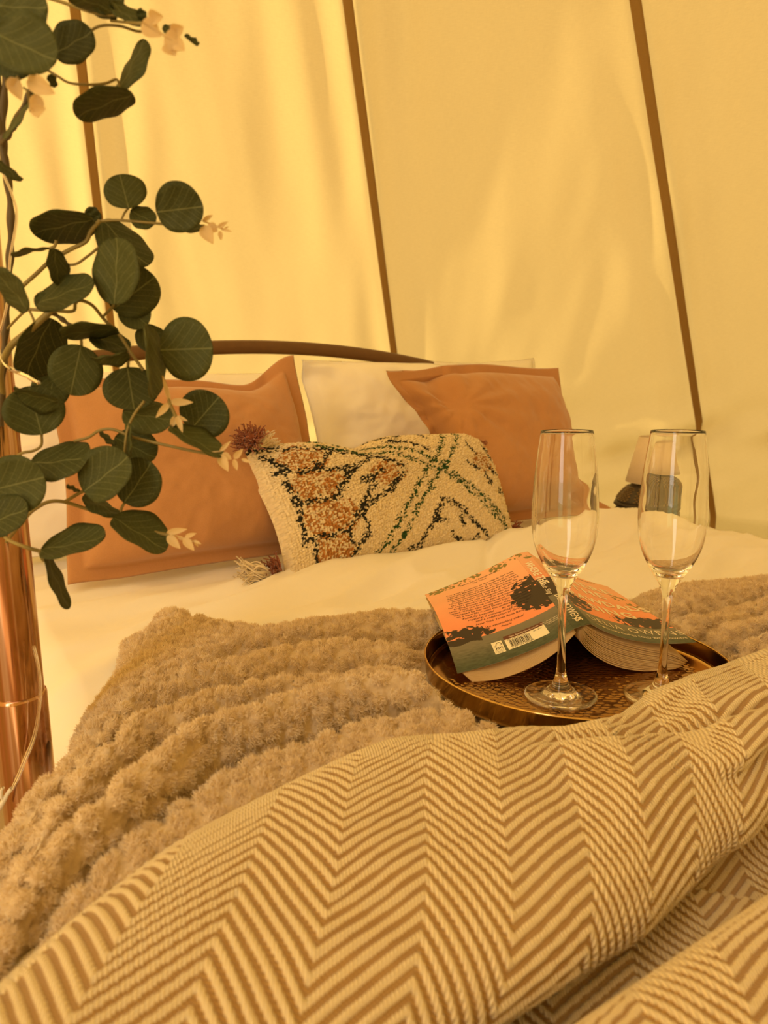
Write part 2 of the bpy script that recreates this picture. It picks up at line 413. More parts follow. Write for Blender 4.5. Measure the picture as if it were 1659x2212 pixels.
wall_back = tag(empty('wall_back', (POLE[0], POLE[1], 0)), kind='structure')
wall_front = tag(empty('wall_front', (POLE[0], POLE[1], 0)), kind='structure')
OPEN = 7
for k in range(NP):
    azc = (k+.5)*DAZ; azw = (azc+PI) % (2*PI)-PI
    near = abs(azw) < 1.2
    nu, nvv = (72, 200) if near else (20, 60)
    root = wall_back if near else wall_front
    for r0_, r1_ in ([(0, 1)] if k != OPEN else [(0, .20), (.80, 1)]):      # the doorway, behind the camera, is tied back
        rel, s = np.meshgrid(np.linspace(r0_, r1_, nu), np.linspace(.004, 1, nvv), indexing='ij')
        P, uv = tent_points(AZ0+(k+rel)*DAZ, s, rel)
        part('canvas_panel', P, grid_faces(nu, nvv), M['canvas'], root, uv=uv)
for k in range(NP):
    az0 = AZ0+k*DAZ; azw = (az0+PI) % (2*PI)-PI
    s = np.linspace(.01, 1, 160); 
    rows = []; uvs = []
    for off, dn in ((-.012, .000), (-.0115, .005), (-.006, .0065), (0, .005), (.006, .0065), (.0115, .005), (.012, .000)):
        P, uv = tent_points(np.full_like(s, az0), s, np.zeros_like(s))
        rad = np.array([math.sin(az0), math.cos(az0), 0]); tan = np.array([math.cos(az0), -math.sin(az0), 0])
        nin = -rad*.7-np.array([0, 0, .7])
        wob = (vn(s*9, s*0+k, 21)-.5)*.03
        rows.append(P+tan*(off+wob[:, None]*0)+nin*(dn+.002)); uvs.append(uv+[off, 0])
    part('seam', np.stack(rows, 0), grid_faces(7, 160), M['seam'], wall_back if abs(azw) < 1.25 else wall_front, uv=np.stack(uvs, 0))

a = np.linspace(0, 2*PI, 56, endpoint=False)
fl = np.stack([POLE[0]+(RT+.05)*np.sin(a), POLE[1]+(RT+.05)*np.cos(a)], -1)
bm = bmesh.new()
top = [bm.verts.new((x, y, 0)) for x, y in fl[::-1]]; f = bm.faces.new(top)
r = bmesh.ops.extrude_face_region(bm, geom=[f]); bmesh.ops.translate(bm, verts=[v for v in r['geom'] if isinstance(v, bmesh.types.BMVert)], vec=(0, 0, -.012))
bm.normal_update(); me = bpy.data.meshes.new('floor'); bm.to_mesh(me); bm.free()
tag(link('floor', me, m=M['ground']), kind='structure')
n = 24; gx, gy = np.meshgrid(np.linspace(-30, 30, n), np.linspace(-30, 30, n), indexing='ij')
tag(part('ground', np.stack([gx, gy, -.03+0*gx], -1), grid_faces(n, n), M['grass'], None), kind='structure')

# ------------------------------------------------------------------ centre pole
pole = tag(empty('tent_pole', (POLE[0], POLE[1], 0)), 'shiny rose gold metal tent pole at the left edge beside the bed', 'pole')
px, py = POLE
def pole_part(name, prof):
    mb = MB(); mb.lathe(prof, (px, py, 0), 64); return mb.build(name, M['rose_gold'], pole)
JZ = 0.612
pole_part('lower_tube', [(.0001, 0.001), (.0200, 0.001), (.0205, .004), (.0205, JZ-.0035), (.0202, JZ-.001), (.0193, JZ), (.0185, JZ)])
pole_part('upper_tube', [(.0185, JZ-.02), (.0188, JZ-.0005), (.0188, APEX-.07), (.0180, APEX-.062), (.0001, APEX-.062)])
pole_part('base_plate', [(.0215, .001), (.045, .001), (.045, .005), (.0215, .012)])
mb = MB(); mb.lathe([(.0188, APEX-.10), (.032, APEX-.085), (.034, APEX-.055), (.02, APEX-.03), (.0001, APEX-.028)], (px, py, 0), 32); mb.build('top_cap', M['bed_metal'], pole)

# ------------------------------------------------------------------ bed frame and mattress
AL, AR, BF, BH = 0.105, 1.395, -0.38, 1.52
bed_root = tag(empty('metal_bed', tuple(bed((AL+AR)/2, (BF+BH)/2, -ZB))), 'brown metal bed frame with an arched tube headboard behind the pillows', 'bed')
def bt(name, pts, r, k=14):
    mb = MB(); mb.tube(pts, r, k); return mb.build(name, M['bed_metal'], bed_root)
AC = .70
aa = np.linspace(.12, 1.385, 60); hh = .361-.062*((aa-AC)/.56)**2
bt('head_rail', bed(aa, 0*aa+1.56, hh), .0150, 20)
for a_ in (.12, 1.385):
    h1 = .361-.062*((a_-AC)/.56)**2
    z = np.linspace(-ZB+.001, h1, 8); bt('post', bed(a_+0*z, 1.56+0*z, z), .0150)
a2 = np.array([.135, 1.37]); bt('lower_rail', bed(a2, a2*0+1.56, a2*0+.02), .0110)
for a_ in (AL-.004, AR+.004):
    b2 = np.array([BF, 1.545]); bt('side_rail', bed(a_+0*b2, b2, b2*0-.285), .016)
bt('foot_rail', bed(np.array([AL, AR]), np.array([BF, BF]), np.array([-.285, -.285])), .016)
for a_ in (AL, AR):
    z = np.array([-ZB+.001, -.27]); bt('leg', bed(a_+0*z, BF+0*z, z), .017)
for b_ in np.linspace(BF+.15, BH-.1, 9):
    mb = MB(); R3 = np.stack([EA, EB, EZ], 1); mb.box(bed((AL+AR)/2, b_, -.263), (AR-AL-.02, .06, .012), R3); mb.build('slat', M['table_wood'], bed_root, smooth=False)
mb = MB(); bm = bmesh.new(); bmesh.ops.create_cube(bm, size=1)
for v in bm.verts: v.co = Vector((v.co.x*(AR-AL-.02), v.co.y*(BH-BF-.02), v.co.z*.20))
bmesh.ops.bevel(bm, geom=list(bm.edges), offset=.035, segments=4, profile=.6, affect='EDGES')
me = bpy.data.meshes.new('mattress'); bm.to_mesh(me); bm.free(); me.polygons.foreach_set('use_smooth', np.ones(len(me.polygons), bool))
mat_o = link('mattress', me, m=M['mattress']); mat_o.location = bed((AL+AR)/2, (BF+BH)/2, -.152); mat_o.rotation_euler = (0, 0, ANG)
tag(mat_o, 'mattress on the bed frame, hidden beneath the white duvet', 'mattress')

# ------------------------------------------------------------------ duvet
def sheet_h(a, b):
    w = (fbm(a*3.2+b*1.5, b*13-a*3, 4, 31)-.5)*.028
    w += -np.abs(fbm(a*4+3+b*2, b*16-a*5, 2, 44)-.5)*.042+.008
    w *= .25+.75*sst(b, .28, .40)
    w *= .35+.65*sst(np.minimum(np.abs(a-.02), np.abs(1.45-a)), .02, .15)
    hump = .030*np.exp(-((b-.955-.03*(a-.9))/.055)**2)*sst(a, .42, .62)*(1-.6*sst(a, 1.15, 1.35))
    tuck = .010*np.exp(-((b-1.02)/.03)**2)*(1-sst(a, .4, .6))
    cr = -.006*np.exp(-(((b-.90)-(a-.80)*1.1)/.012)**2)*sst(b, .80, .84)*(1-sst(b, .98, 1.02))
    return w+hump+tuck+cr-.012*sst(b, 1.0, 1.06)*sst(a, .42, .62)

top_a = np.r_[np.linspace(.135, 1.355, 250)]
prof_l = [(.090, -.235), (.090, -.16), (.090, -.09), (.092, -.055), (.098, -.028), (.110, -.010)]
prof = np.array(prof_l+[(x, 0) for x in top_a]+[(1.40-(.079-.079), -.010), (1.413, -.03), (1.42, -.06), (1.423, -.10), (1.425, -.17), (1.427, -.235)])
prof = prof[np.r_[0:6, 6:6+250, 256:262]]
bb = np.linspace(-.42, 1.50, 330)
Aq, Bq = np.meshgrid(prof[:, 0], bb, indexing='ij'); Hq = np.repeat(prof[:, 1:2], len(bb), 1)
wt = sst(Hq, -.06, -.0)
Hq = Hq+sheet_h(Aq, Bq)*wt
foot = sst(Bq, -.36, -.42); Hq = Hq-.18*foot
side = 1-wt
Aq = Aq+side*(fbm(Bq*7, Hq*3, 3, 8)-.5)*.010*(Aq > .7)
D0 = bed(Aq, Bq, Hq)
n1, n2 = Aq.shape
D1 = bed(np.clip(Aq, AL-.006, AR+.008), Bq, np.minimum(Hq-.022, -.026))
V = np.concatenate([D0.reshape(-1, 3), D1.reshape(-1, 3)])
F0 = grid_faces(n1, n2); F1 = grid_faces(n1, n2, off=n1*n2)[:, ::-1]
rim = []
idx = np.arange(n1*n2).reshape(n1, n2)
for e in (idx[0, :], idx[-1, ::-1], idx[::-1, 0], idx[:, -1]):
    rim.append(np.stack([e[:-1], e[1:], e[1:]+n1*n2, e[:-1]+n1*n2], -1))
duvet = tag(part('duvet', V, np.concatenate([F0, F1]+rim), M['sheet'], None), 'white cotton duvet spread over the bed under the blankets', 'duvet')

# ------------------------------------------------------------------ pillows and cushions
def pillow_mesh(name, w, h, t, fl=(0, 0), nu=90, nv=64, pinch=.06, puff=.5, warp=None, wr=.004, wseed=1, wsc=9, back=1.0, colf=None, mats=None, uvs=False, corner=1.0):
    """a stuffed cushion standing on its lower edge: x across, y up, z towards the viewer"""
    u, v = np.meshgrid(np.linspace(-1, 1, nu), np.linspace(-1, 1, nv), indexing='ij')
    fu = 2*fl[0]/w; fv = 2*fl[1]/h
    ui = np.clip(np.abs(u)/(1-fu), 0, 1); vi = np.clip(np.abs(v)/(1-fv), 0, 1)
    T = t/2*np.maximum((1-ui**2.6)*(1-vi**2.6), 0)**puff
    x = u*w/2*(1-pinch*(1-v**2)*np.abs(u)**2); y = v*h/2*(1-pinch*(1-u**2)*np.abs(v)**2)+h/2
    sides = []
    for sgn in (1, -1):
        n = (fbm(u*wsc*w*2+wseed*3.1, v*wsc*h*2, 4, wseed+(3 if sgn > 0 else 40))-.5)*2
        rad = np.abs(fbm(np.arctan2(v, u)*3.2, np.hypot(u, v)*1.4, 2, wseed+9)-.5)
        z = sgn*(T*(1 if sgn > 0 else back)+.0012)+n*wr*(.35+T/(t/2))*(1 if sgn > 0 else .6)-sgn*rad*wr*2.2*sst(np.maximum(ui, vi), .35, .8)*sst(1-np.maximum(ui, vi), 0, .2)
        X, Y, Z = x.copy(), y.copy(), z
        if warp: X, Y, Z = warp(X, Y, Z, u, v, sgn)
        sides.append(np.stack([X, Y, Z], -1))
    b = np.zeros((nu, nv), bool); b[0] = b[-1] = True; b[:, 0] = b[:, -1] = True
    mid = (sides[0]+sides[1])/2
    for s_ in sides: s_[b] = mid[b]
    V = np.concatenate([q.reshape(-1, 3) for q in sides])
    F = np.concatenate([grid_faces(nu, nv), grid_faces(nu, nv, off=nu*nv)[:, ::-1]])
    bi = np.where(b.ravel())[0]; remap = np.arange(2*nu*nv); remap[bi+nu*nv] = bi
    keep = np.ones(2*nu*nv, bool); keep[bi+nu*nv] = False
    new = np.cumsum(keep)-1; F = new[remap[F]]; 
    col = None
    if colf is not None:
        c = colf(u, v); col = np.concatenate([c.reshape(-1, 3), c.reshape(-1, 3)])[keep]
    uv = np.stack([u, v], -1).reshape(-1, 2); uv = np.concatenate([uv, uv])[keep]
    me = quad_mesh(name, V[keep], F, uv=uv, col=col, mats=mats)
    return me, (u, v, sides[0])

def stand(o, a0, b0, h0, lean, yaw=0, roll=0):
    th = math.radians(lean)
    up = EB*math.sin(th)+EZ*math.cos(th)
    nrm = np.cross(EA, up)
    R = Matrix(np.stack([EA, up, nrm], 1).tolist())
    R = R @ Matrix.Rotation(math.radians(yaw), 3, 'Y') @ Matrix.Rotation(math.radians(roll), 3, 'Z')
    o.matrix_world = Matrix.Translation(Vector(bed(a0, b0, h0))) @ R.to_4x4()
    return o

# white pillows
def wp(nm, w, h, t, a0, b0, h0, lean, seed, label, yaw=0, roll=0, warp=None, wr=.008):
    me, _ = pillow_mesh(nm, w, h, t, (.012, .012), 110, 76, .05, .42, warp, wr, seed, 4, back=.7, mats=[M['pillowcase']])
    o = link(nm, me); stand(o, a0, b0, h0, lean, yaw, roll); return tag(o, label, 'pillow', 'white pillows against the headboard')
wp('bed_pillow', .68, .36, .15, .385, 1.285, .005, 30, 3, 'white pillow behind the left orange cushion, near the tent pole', roll=-2)
def w2(X, Y, Z, u, v, s):
    c = sst(-u, .72, 1)*sst(v, .72, 1); Z = Z+c*.03; Y = Y-c*.012
    Y = Y-.025*np.exp(-((u-.28)/.14)**2)*sst(v, .3, 1)
    return X, Y, Z
wp('bed_pillow', .70, .356, .15, 1.085, 1.335, .0, 20, 7, 'white pillow with creased corner between the two orange cushions', warp=w2, wr=.010)
wp('bed_pillow', .35, .348, .12, 1.330, 1.425, -.003, 14, 12, 'white pillow behind the right orange cushion, against the headboard end', roll=1.5)

# orange cushions
def wl(X, Y, Z, u, v, s):
    c = sst(u, .45, 1)*sst(v, .45, 1)
    Y = Y+c*.030; X = X-c*.020; Z = Z+c*.02
    d = np.exp(-((u-.72)/.10)**2)*sst(v, .55, .95); Z = Z-d*.018*s*.0-d*.012
    Y = Y-.012*np.exp(-((u-.45)/.25)**2)*sst(v, .5, 1)
    e = sst(-u, .6, 1)*sst(-v, .6, 1); Z = Z+e*.02; Y = Y+e*.004
    X = X-sst(-v, .3, 1)*0-.012*sst(-v, -.2, 1)*sst(-u, .2, 1)
    return X, Y, Z
me, _ = pillow_mesh('orange_cushion', .435, .325, .15, (.026, .020), 130, 100, .045, .46, wl, .0050, 5, 6, back=.5, mats=[M['linen']])
o = link('orange_cushion', me); stand(o, .412, 1.105, .006, 22, 0, -.5)
tag(o, 'burnt orange linen cushion on the left, partly behind the eucalyptus leaves', 'cushion', 'burnt orange flanged cushions')
def wr_(X, Y, Z, u, v, s):
    c = sst(-u, .50, .98)*sst(v, .35, .98)
    X = X-c*.046; Y = Y-c*.016; Z = Z+c*.012-.030*np.exp(-((u+.70)/.10)**2)*sst(v, .15, .6)*(s > 0)
    X = X+.030*sst(-u, .55, 1)*np.exp(-((v-.10)/.30)**2)
    dome = .014*np.exp(-((u+.05)/.6)**2)*sst(v, .6, 1); Y = Y+dome
    rd = np.hypot(u+.62, v-.42); ang = np.arctan2(v-.42, u+.62)
    Z = Z+(.0030*np.sin(ang*11)*np.exp(-((rd-.42)/.30)**2))*(s > 0)
    e = sst(u, .55, 1)*sst(-v, .65, 1); X = X+e*.045; Y = Y-e*.006; Z = Z+e*.035
    return X, Y, Z
me, _ = pillow_mesh('orange_cushion', .425, .335, .17, (.022, .022), 130, 100, .05, .46, wr_, .0045, 11, 6, back=.5, mats=[M['linen']])
o = link('orange_cushion', me); stand(o, 1.035, 1.075, .004, 20, 0, -1.0)
tag(o, 'burnt orange linen cushion on the right with a folded upper corner', 'cushion', 'burnt orange flanged cushions')

# tufted cushion
CREAM = np.array([.76, .64, .44]); BLK = np.array([.030, .028, .020]); GRN = np.array([.030, .075, .024]); RST = np.array([.42, .19, .055])
def seg(x, y, x0, y0, x1, y1):
    dx, dy = x1-x0, y1-y0; t = np.clip(((x-x0)*dx+(y-y0)*dy)/(dx*dx+dy*dy), 0, 1)
    return np.hypot(x-x0-t*dx, y-y0-t*dy)
TW, TH = .485, .262
def tuft_pattern(u, v):
    x = (u+1)/2; y = (v+1)/2                     # 0..1 left to right, bottom to top
    X = x*1.85; Y = y
    cx = np.floor(X*92); cy_ = np.floor(Y*92+ (cx % 2)*.5)
    r1 = _h(cx.astype(np.int64), cy_.astype(np.int64), 3); r2 = _h(cx.astype(np.int64), cy_.astype(np.int64), 8)
    jx = X+(r1-.5)*.034+(vn(X*22, Y*22, 2)-.5)*.03; jy = Y+(r2-.5)*.034+(vn(X*22, Y*22, 6)-.5)*.03
    col = np.ones(u.shape+(3,))*CREAM*(.90+.2*r1)[..., None]
    def put(mask, c): col[mask] = (np.ones_like(col)*c*(.75+.5*r2)[..., None])[mask]
    def line(x0, y0, x1, y1, wd, c, p=.25): put((seg(jx, jy, x0*1.85, y0, x1*1.85, y1) < wd) & (r1 > p), c)
    for x_, y_, rx, ry in [(0.15, 0.8, 0.14, 0.13), (0.16, 0.585, 0.16, 0.12), (0.17, 0.35, 0.17, 0.13), (0.165, 0.14, 0.13, 0.12), (0.4, 0.6, 0.12, 0.09), (0.855, 0.66, 0.11, 0.09), (0.955, 0.9, 0.07, 0.07)]:
        q = ((jx-x_*1.85)/rx)**2+((jy-y_)/ry)**2
        put((q < 1) & (r1 > .47), RST)
    # black outlines of the stepped diamonds on the left
    L = [(0.02, 0.93, 0.14, 0.9), (0.14, 0.9, 0.23, 0.86), (0.05, 0.86, 0.09, 0.72), (0.05, 0.72, 0.16, 0.69), (0.16, 0.69, 0.24, 0.84), (0.24, 0.84, 0.3, 0.83), (0.07, 0.66, 0.07, 0.47), (0.07, 0.47, 0.2, 0.47), (0.2, 0.47, 0.27, 0.63), (0.16, 0.69, 0.28, 0.66), (0.27, 0.63, 0.36, 0.76), (0.36, 0.76, 0.3, 0.83), (0.36, 0.76, 0.47, 0.63), (0.47, 0.63, 0.4, 0.49), (0.4, 0.49, 0.27, 0.36), (0.27, 0.36, 0.28, 0.24), (0.3, 0.55, 0.38, 0.62), (0.07, 0.42, 0.06, 0.22), (0.06, 0.22, 0.2, 0.24), (0.2, 0.24, 0.29, 0.42), (0.29, 0.42, 0.34, 0.52), (0.09, 0.2, 0.1, 0.04), (0.1, 0.04, 0.21, 0.06), (0.21, 0.06, 0.28, 0.22), (0.2, 0.24, 0.24, 0.14), (0.06, -0.02, 0.17, 0.02)]
    for q in L: line(*q, .0165, BLK, .24)
    # right and lower black lozenges
    for q in [(0.42, 1.0, 0.5, 0.93), (0.5, 0.93, 0.55, 1.0), (0.45, 0.9, 0.52, 0.86), (0.52, 0.86, 0.6, 0.78), (0.57, 0.98, 0.63, 0.92), (0.8, 0.84, 0.83, 0.72), (0.76, 0.66, 0.81, 0.6), (0.84, 0.55, 0.87, 0.48), (0.9, 0.8, 0.93, 0.7), (0.89, 0.62, 0.94, 0.56), (0.93, 0.92, 0.91, 0.86), (0.95, 0.78, 0.98, 0.7), (0.92, 0.44, 0.96, 0.4), (0.97, 0.33, 0.985, 0.24), (0.6, 0.38, 0.68, 0.3), (0.68, 0.3, 0.76, 0.17), (0.76, 0.17, 0.84, 0.02), (0.6, 0.38, 0.55, 0.27), (0.55, 0.27, 0.5, 0.13), (0.5, 0.13, 0.42, 0.02), (0.55, 0.25, 0.6, 0.22), (0.66, 0.28, 0.68, 0.2), (0.62, 0.14, 0.7, 0.06), (0.48, 0.06, 0.58, 0.05), (0.7, 0.06, 0.75, 0.1), (0.38, -0.04, 0.46, 0.04)]: line(*q, .0155, BLK, .26)
    # green double cross
    for q in [(0.22, 0.9, 0.37, 0.8), (0.37, 0.8, 0.49, 0.72), (0.49, 0.72, 0.61, 0.6), (0.61, 0.6, 0.7, 0.48), (0.7, 0.48, 0.85, 0.24), (0.86, 0.24, 1.0, 0.02), (0.2, 0.98, 0.39, 0.88), (0.39, 0.88, 0.53, 0.77), (0.53, 0.77, 0.65, 0.62), (0.67, 0.56, 0.78, 0.42), (0.78, 0.42, 0.92, 0.2), (0.74, 1.0, 0.68, 0.84), (0.68, 0.84, 0.6, 0.68), (0.6, 0.68, 0.5, 0.48), (0.5, 0.48, 0.4, 0.26), (0.4, 0.26, 0.29, 0.02), (0.82, 1.0, 0.74, 0.82), (0.74, 0.82, 0.65, 0.64), (0.65, 0.64, 0.57, 0.5), (0.57, 0.5, 0.48, 0.32), (0.48, 0.32, 0.37, 0.06)]: line(*q, .015, GRN, .36)
    return col
def wt_(X, Y, Z, u, v, s):
    cell = .0042
    gx = X/cell; gy = Y/cell+.5*(np.floor(gx) % 2)
    ix = np.floor(gx).astype(np.int64); iy = np.floor(gy).astype(np.int64)
    ox = (_h(ix, iy, 5)-.5)*.5; oy = (_h(ix, iy, 6)-.5)*.5
    d = np.hypot(gx-ix-.5-ox, gy-iy-.5-oy)
    loop = np.maximum(0, 1-(d/.62)**2)**.5
    edge = sst(1-np.maximum(np.abs(u), np.abs(v)), 0, .03)
    Z = Z+s*(.0038*loop*(.6+.8*_h(ix, iy, 9)))*(.3+.7*edge)
    Y = Y-.020*np.exp(-((u+.30)/.16)**2)*sst(v, .35, 1)
    tl_ = sst(-u, .0, 1)*sst(v, -.9, 1); X = X-.036*tl_; Y = Y-.012*tl_-.014*sst(v, -.2, 1)
    return X, Y, Z
me, (gu, gv, gP) = pillow_mesh('tufted_cushion', TW, TH, .14, (.004, .004), 540, 292, .05, .44, wt_, .0015, 21, 5, back=.25, colf=tuft_pattern, mats=[M['tuft']])
tc_o = link('tufted_cushion', me); stand(tc_o, .725, 1.005, -.020, 27, 0, -2.0)
tag(tc_o, 'cream tufted wool cushion with green cross, black lozenges and corner tassels', 'cushion')

def tassel(base, direc, L, spread, nst, m, r=.0011, seed=0, droop=.3, ball=None, name='tassel'):
    rg = np.random.default_rng(seed); mb = MB(); d = np.asarray(direc, float); d /= np.linalg.norm(d)
    if ball:
        q = np.linspace(0.02, PI-.02, 9); c = np.asarray(base)+d*ball
        mb.lathe(np.stack([ball*np.sin(q), -ball*np.cos(q)], -1), c, 14)
    s1 = np.cross(d, [0.1, 0, 1.0]); s1 /= np.linalg.norm(s1); s2 = np.cross(d, s1)
    for k in range(nst):
        a_ = rg.random()*2*PI; rr = math.sqrt(rg.random())*spread
        tip = d*L*(.7+.35*rg.random())+(s1*math.cos(a_)+s2*math.sin(a_))*L*rr+np.array([0, 0, -droop*L*rg.random()])
        cu = (s1*rg.normal()+s2*rg.normal())*L*.10
        st = (s1*math.cos(a_)+s2*math.sin(a_))*.004*rg.random()
        t = np.linspace(0, 1, 11)[:, None]
        wig = (s1*np.sin(t*9+rg.random()*6)+s2*np.cos(t*8+rg.random()*6))*L*.085*t
        P = np.asarray(base)+st+tip*t+cu*4*t*(1-t)+wig
        mb.tube(P, r*(1.1-.2*t[:, 0]), 4)
    V = np.concatenate(mb.V)
    o = mb.build(name, m, None)
    # bring the strands into the cushion's own frame
    o.parent = tc_o; o.matrix_parent_inverse = tc_o.matrix_world.inverted()
    o['kind'] = 'stuff'
    return o
bpy.context.view_layer.update()
tl, tl2 = (-0.2075, 1.165, 0.7431), (-0.1996, 1.165, 0.738)
def W(x): return np.array(x)
dirw = lambda p, q: np.array(q)-np.array(p)
tassel(tl, dirw(tl, (-0.2119, 1.13, 0.7842)), .031, .95, 120, M['rust_yarn'], .0011, 2, .5, .0095)
tassel((-0.1975, 1.17, 0.7396), dirw(tl, (-0.1812, 1.19, 0.7723)), .032, .6, 40, M['cream_yarn'], .0009, 3, .2)
bl = (-0.1633, 1.115, 0.5397)
tassel(bl, dirw(bl, (-0.1813, 1.1, 0.5597)), .034, .7, 70, M['rust_yarn'], .0010, 4, .1)
tassel((-0.1745, 1.1, 0.5486), dirw((-0.1745, 1.1, 0.5486), (-0.2275, 1.08, 0.5523)), .052, .55, 90, M['cream_yarn'], .0011, 5, .15)
tr_ = (0.1617, 1.415, 0.7141)
tassel(tr_, dirw(tr_, (0.1904, 1.41, 0.7103)), .034, .6, 60, M['rust_yarn'], .0011, 6, .35, .006)
tassel((0.1667, 1.41, 0.7014), dirw(tr_, (0.1817, 1.4, 0.6538)), .055, .22, 24, M['cream_yarn'], .0011, 7, .5)
br_ = (0.2248, 1.37, 0.5428)
tassel(br_, dirw(br_, (0.2662, 1.36, 0.5604)), .045, .5, 60, M['rust_yarn'], .0011, 8, .2)

# ------------------------------------------------------------------ fleece blanket
TRC = np.array([.182, .668]); TRR = .1425; TR_A, TR_B = to_ab(TRC); TRAY_Z = ZC-.294
def fcrest(pts): q = np.array(sorted(pts)); return lambda a: np.interp(a, q[:, 0], q[:, 1])
BTOP = fcrest([(-0.12, 0.33), (-0.03, 0.42), (0.015, 0.5), (0.0379, 0.5177), (0.0517, 0.5425), (0.0674, 0.5534), (0.0885, 0.57), (0.0992, 0.6146), (0.1278, 0.6783), (0.1643, 0.7406), (0.188, 0.8147), (0.2223, 0.8259), (0.2396, 0.8608), (0.2689, 0.8058), (0.3133, 0.7483), (0.357, 0.7194), (0.3997, 0.7097), (0.4711, 0.6914), (0.5005, 0.6621), (0.56, 0.655), (0.66, 0.615), (0.7254, 0.568), (0.7845, 0.5865), (0.8562, 0.5897), (0.9301, 0.5761), (0.9873, 0.5299), (1.15, 0.5), (1.3, 0.47)])
CR = [fcrest(q) for q in [[(-0.12, 0.3), (-0.02, 0.4), (0.0356, 0.471), (0.0565, 0.5024), (0.0765, 0.5214), (0.1152, 0.5577), (0.1639, 0.6134), (0.2542, 0.6814), (0.3006, 0.6942), (0.3397, 0.6849), (0.3801, 0.6753), (0.447, 0.656), (0.4846, 0.6367), (0.6, 0.62), (0.6845, 0.4967), (0.7735, 0.5178), (0.8412, 0.5062), (0.9079, 0.4854), (1.3, 0.43)], [(-0.12, 0.27), (-0.02, 0.37), (0.042, 0.4581), (0.0652, 0.484), (0.1073, 0.5518), (0.1503, 0.6207), (0.2092, 0.6351), (0.2508, 0.6284), (0.2918, 0.6301), (0.3386, 0.621), (0.3955, 0.5803), (0.4229, 0.5549), (0.6, 0.57), (0.6803, 0.4638), (0.7539, 0.4508), (0.8446, 0.4495), (1.3, 0.39)], [(-0.12, 0.24), (-0.02, 0.34), (0.0356, 0.4279), (0.0691, 0.4721), (0.1001, 0.5059), (0.136, 0.5487), (0.1613, 0.5421), (0.1976, 0.5553), (0.2493, 0.5435), (0.2869, 0.5274), (0.3587, 0.4901), (0.6, 0.53), (0.6665, 0.4055), (0.7748, 0.4099), (1.3, 0.36)], [(-0.12, 0.2), (-0.03, 0.31), (0.023, 0.3802), (0.054, 0.4095), (0.0864, 0.4305), (0.1198, 0.4552), (0.1625, 0.4873), (0.2008, 0.4845), (0.2374, 0.492), (0.2926, 0.4903), (0.3441, 0.47), (0.3656, 0.4472), (0.6, 0.49), (0.6456, 0.3631), (0.7032, 0.3693), (1.3, 0.32)], [(-0.12, 0.15), (-0.03, 0.26), (0.0252, 0.3391), (0.0463, 0.3701), (0.0849, 0.3973), (0.1103, 0.4086), (0.1606, 0.4348), (0.1935, 0.4441), (0.2229, 0.4422), (0.2666, 0.4472), (0.3186, 0.438), (0.37, 0.4115), (0.55, 0.4), (0.8, 0.36), (1.3, 0.26)], [(-0.12, 0.08), (1.3, 0.2)]]]
def fleece_base(a, b):
    a = np.asarray(a, float); b = np.asarray(b, float)
    bs = [f(a) for f in CR]
    h = np.zeros(a.shape)
    zc = [.048, .050, .060, .074, .054, .05]; zv = .006
    top = BTOP(a)
    # beyond the last crest: roll down to the duvet
    t = np.clip((b-bs[0])/np.maximum(top-bs[0], .012), 0, 1); h = np.where(b >= bs[0], zc[0]*np.sqrt(np.maximum(0, 1-t*t))*.9+.004, h)
    for k in range(5):
        t = np.clip((bs[k]-b)/np.maximum(bs[k]-bs[k+1], .006), 0, 1)
        gap = bs[k]-bs[k+1]
        depth = np.clip(gap/.045, .25, 1)
        c = np.abs(np.cos(PI*t))**.75
        zz = (zc[k]*(1-t)+zc[k+1]*t); val = zz-(zz-zv)*depth*(1-c)
        h = np.where((b < bs[k]) & (b >= bs[k+1]), val, h)
    h = np.where(b < bs[5], zc[5], h)
    flap = np.exp(-((a-.255)/.05)**2-((b-.80)/.06)**2); h = h+.014*flap
    fall = np.clip((.085-a)/.15, 0, 1.5); h = h-.09*fall**1.7
    d = np.hypot(a-TR_A, b-TR_B); inside = 1-sst(d, TRR, TRR+.034)
    h = np.where(d < TRR+.034, np.minimum(h, h*(1-inside)+.024*inside), h)
    under = (1-sst(b, .24, .32)); h = h*(1-under)+np.minimum(h, .001)*under
    return h
NA, NB = 840, 470
ta = np.r_[np.linspace(-.085, .56, 560), np.linspace(.562, 1.14, 280)]; tt = np.linspace(0, 1, NB)
Af = np.repeat(ta[:, None], 1400, 1); Bf = .17+(BTOP(Af)-.17)*np.linspace(0, 1, 1400)[None, :]
Hf = fleece_base(Af, Bf); Bg = np.zeros((NA, NB))
for i in range(NA):                                        # even steps along the folds, so steep faces stay finely meshed
    d = np.r_[0, np.cumsum(np.hypot(np.diff(Bf[i]), np.diff(Hf[i])))]
    Bg[i] = np.interp(np.linspace(0, d[-1], NB), d, Bf[i])
ker = np.ones(25)/25; Bg = np.apply_along_axis(lambda c_: np.convolve(np.pad(c_, 12, 'edge'), ker, 'valid'), 0, Bg)
Ag = np.repeat(ta[:, None], NB, 1)
Hg = fleece_base(Ag, Bg)+np.maximum(sheet_h(Ag, Bg), 0)*.5*sst(Ag, .08, .16)
kr = np.ones(5)/5
Hg = np.apply_along_axis(lambda r_: np.convolve(np.pad(r_, 2, 'edge'), kr, 'valid'), 1, Hg)
def surf_normals(P):
    n_ = np.cross(np.gradient(P, axis=0), np.gradient(P, axis=1)); n_ /= np.linalg.norm(n_, axis=-1, keepdims=True)+1e-12
    return n_
Pb = bed(Ag, Bg, Hg); N0 = surf_normals(Pb)
Qg = np.concatenate([np.zeros((NA, 1)), np.cumsum(np.linalg.norm(np.diff(np.stack([Bg, Hg], -1), axis=1), axis=-1), axis=1)], 1)
Qg = Qg-np.repeat(Qg[:, -1:], NB, 1)
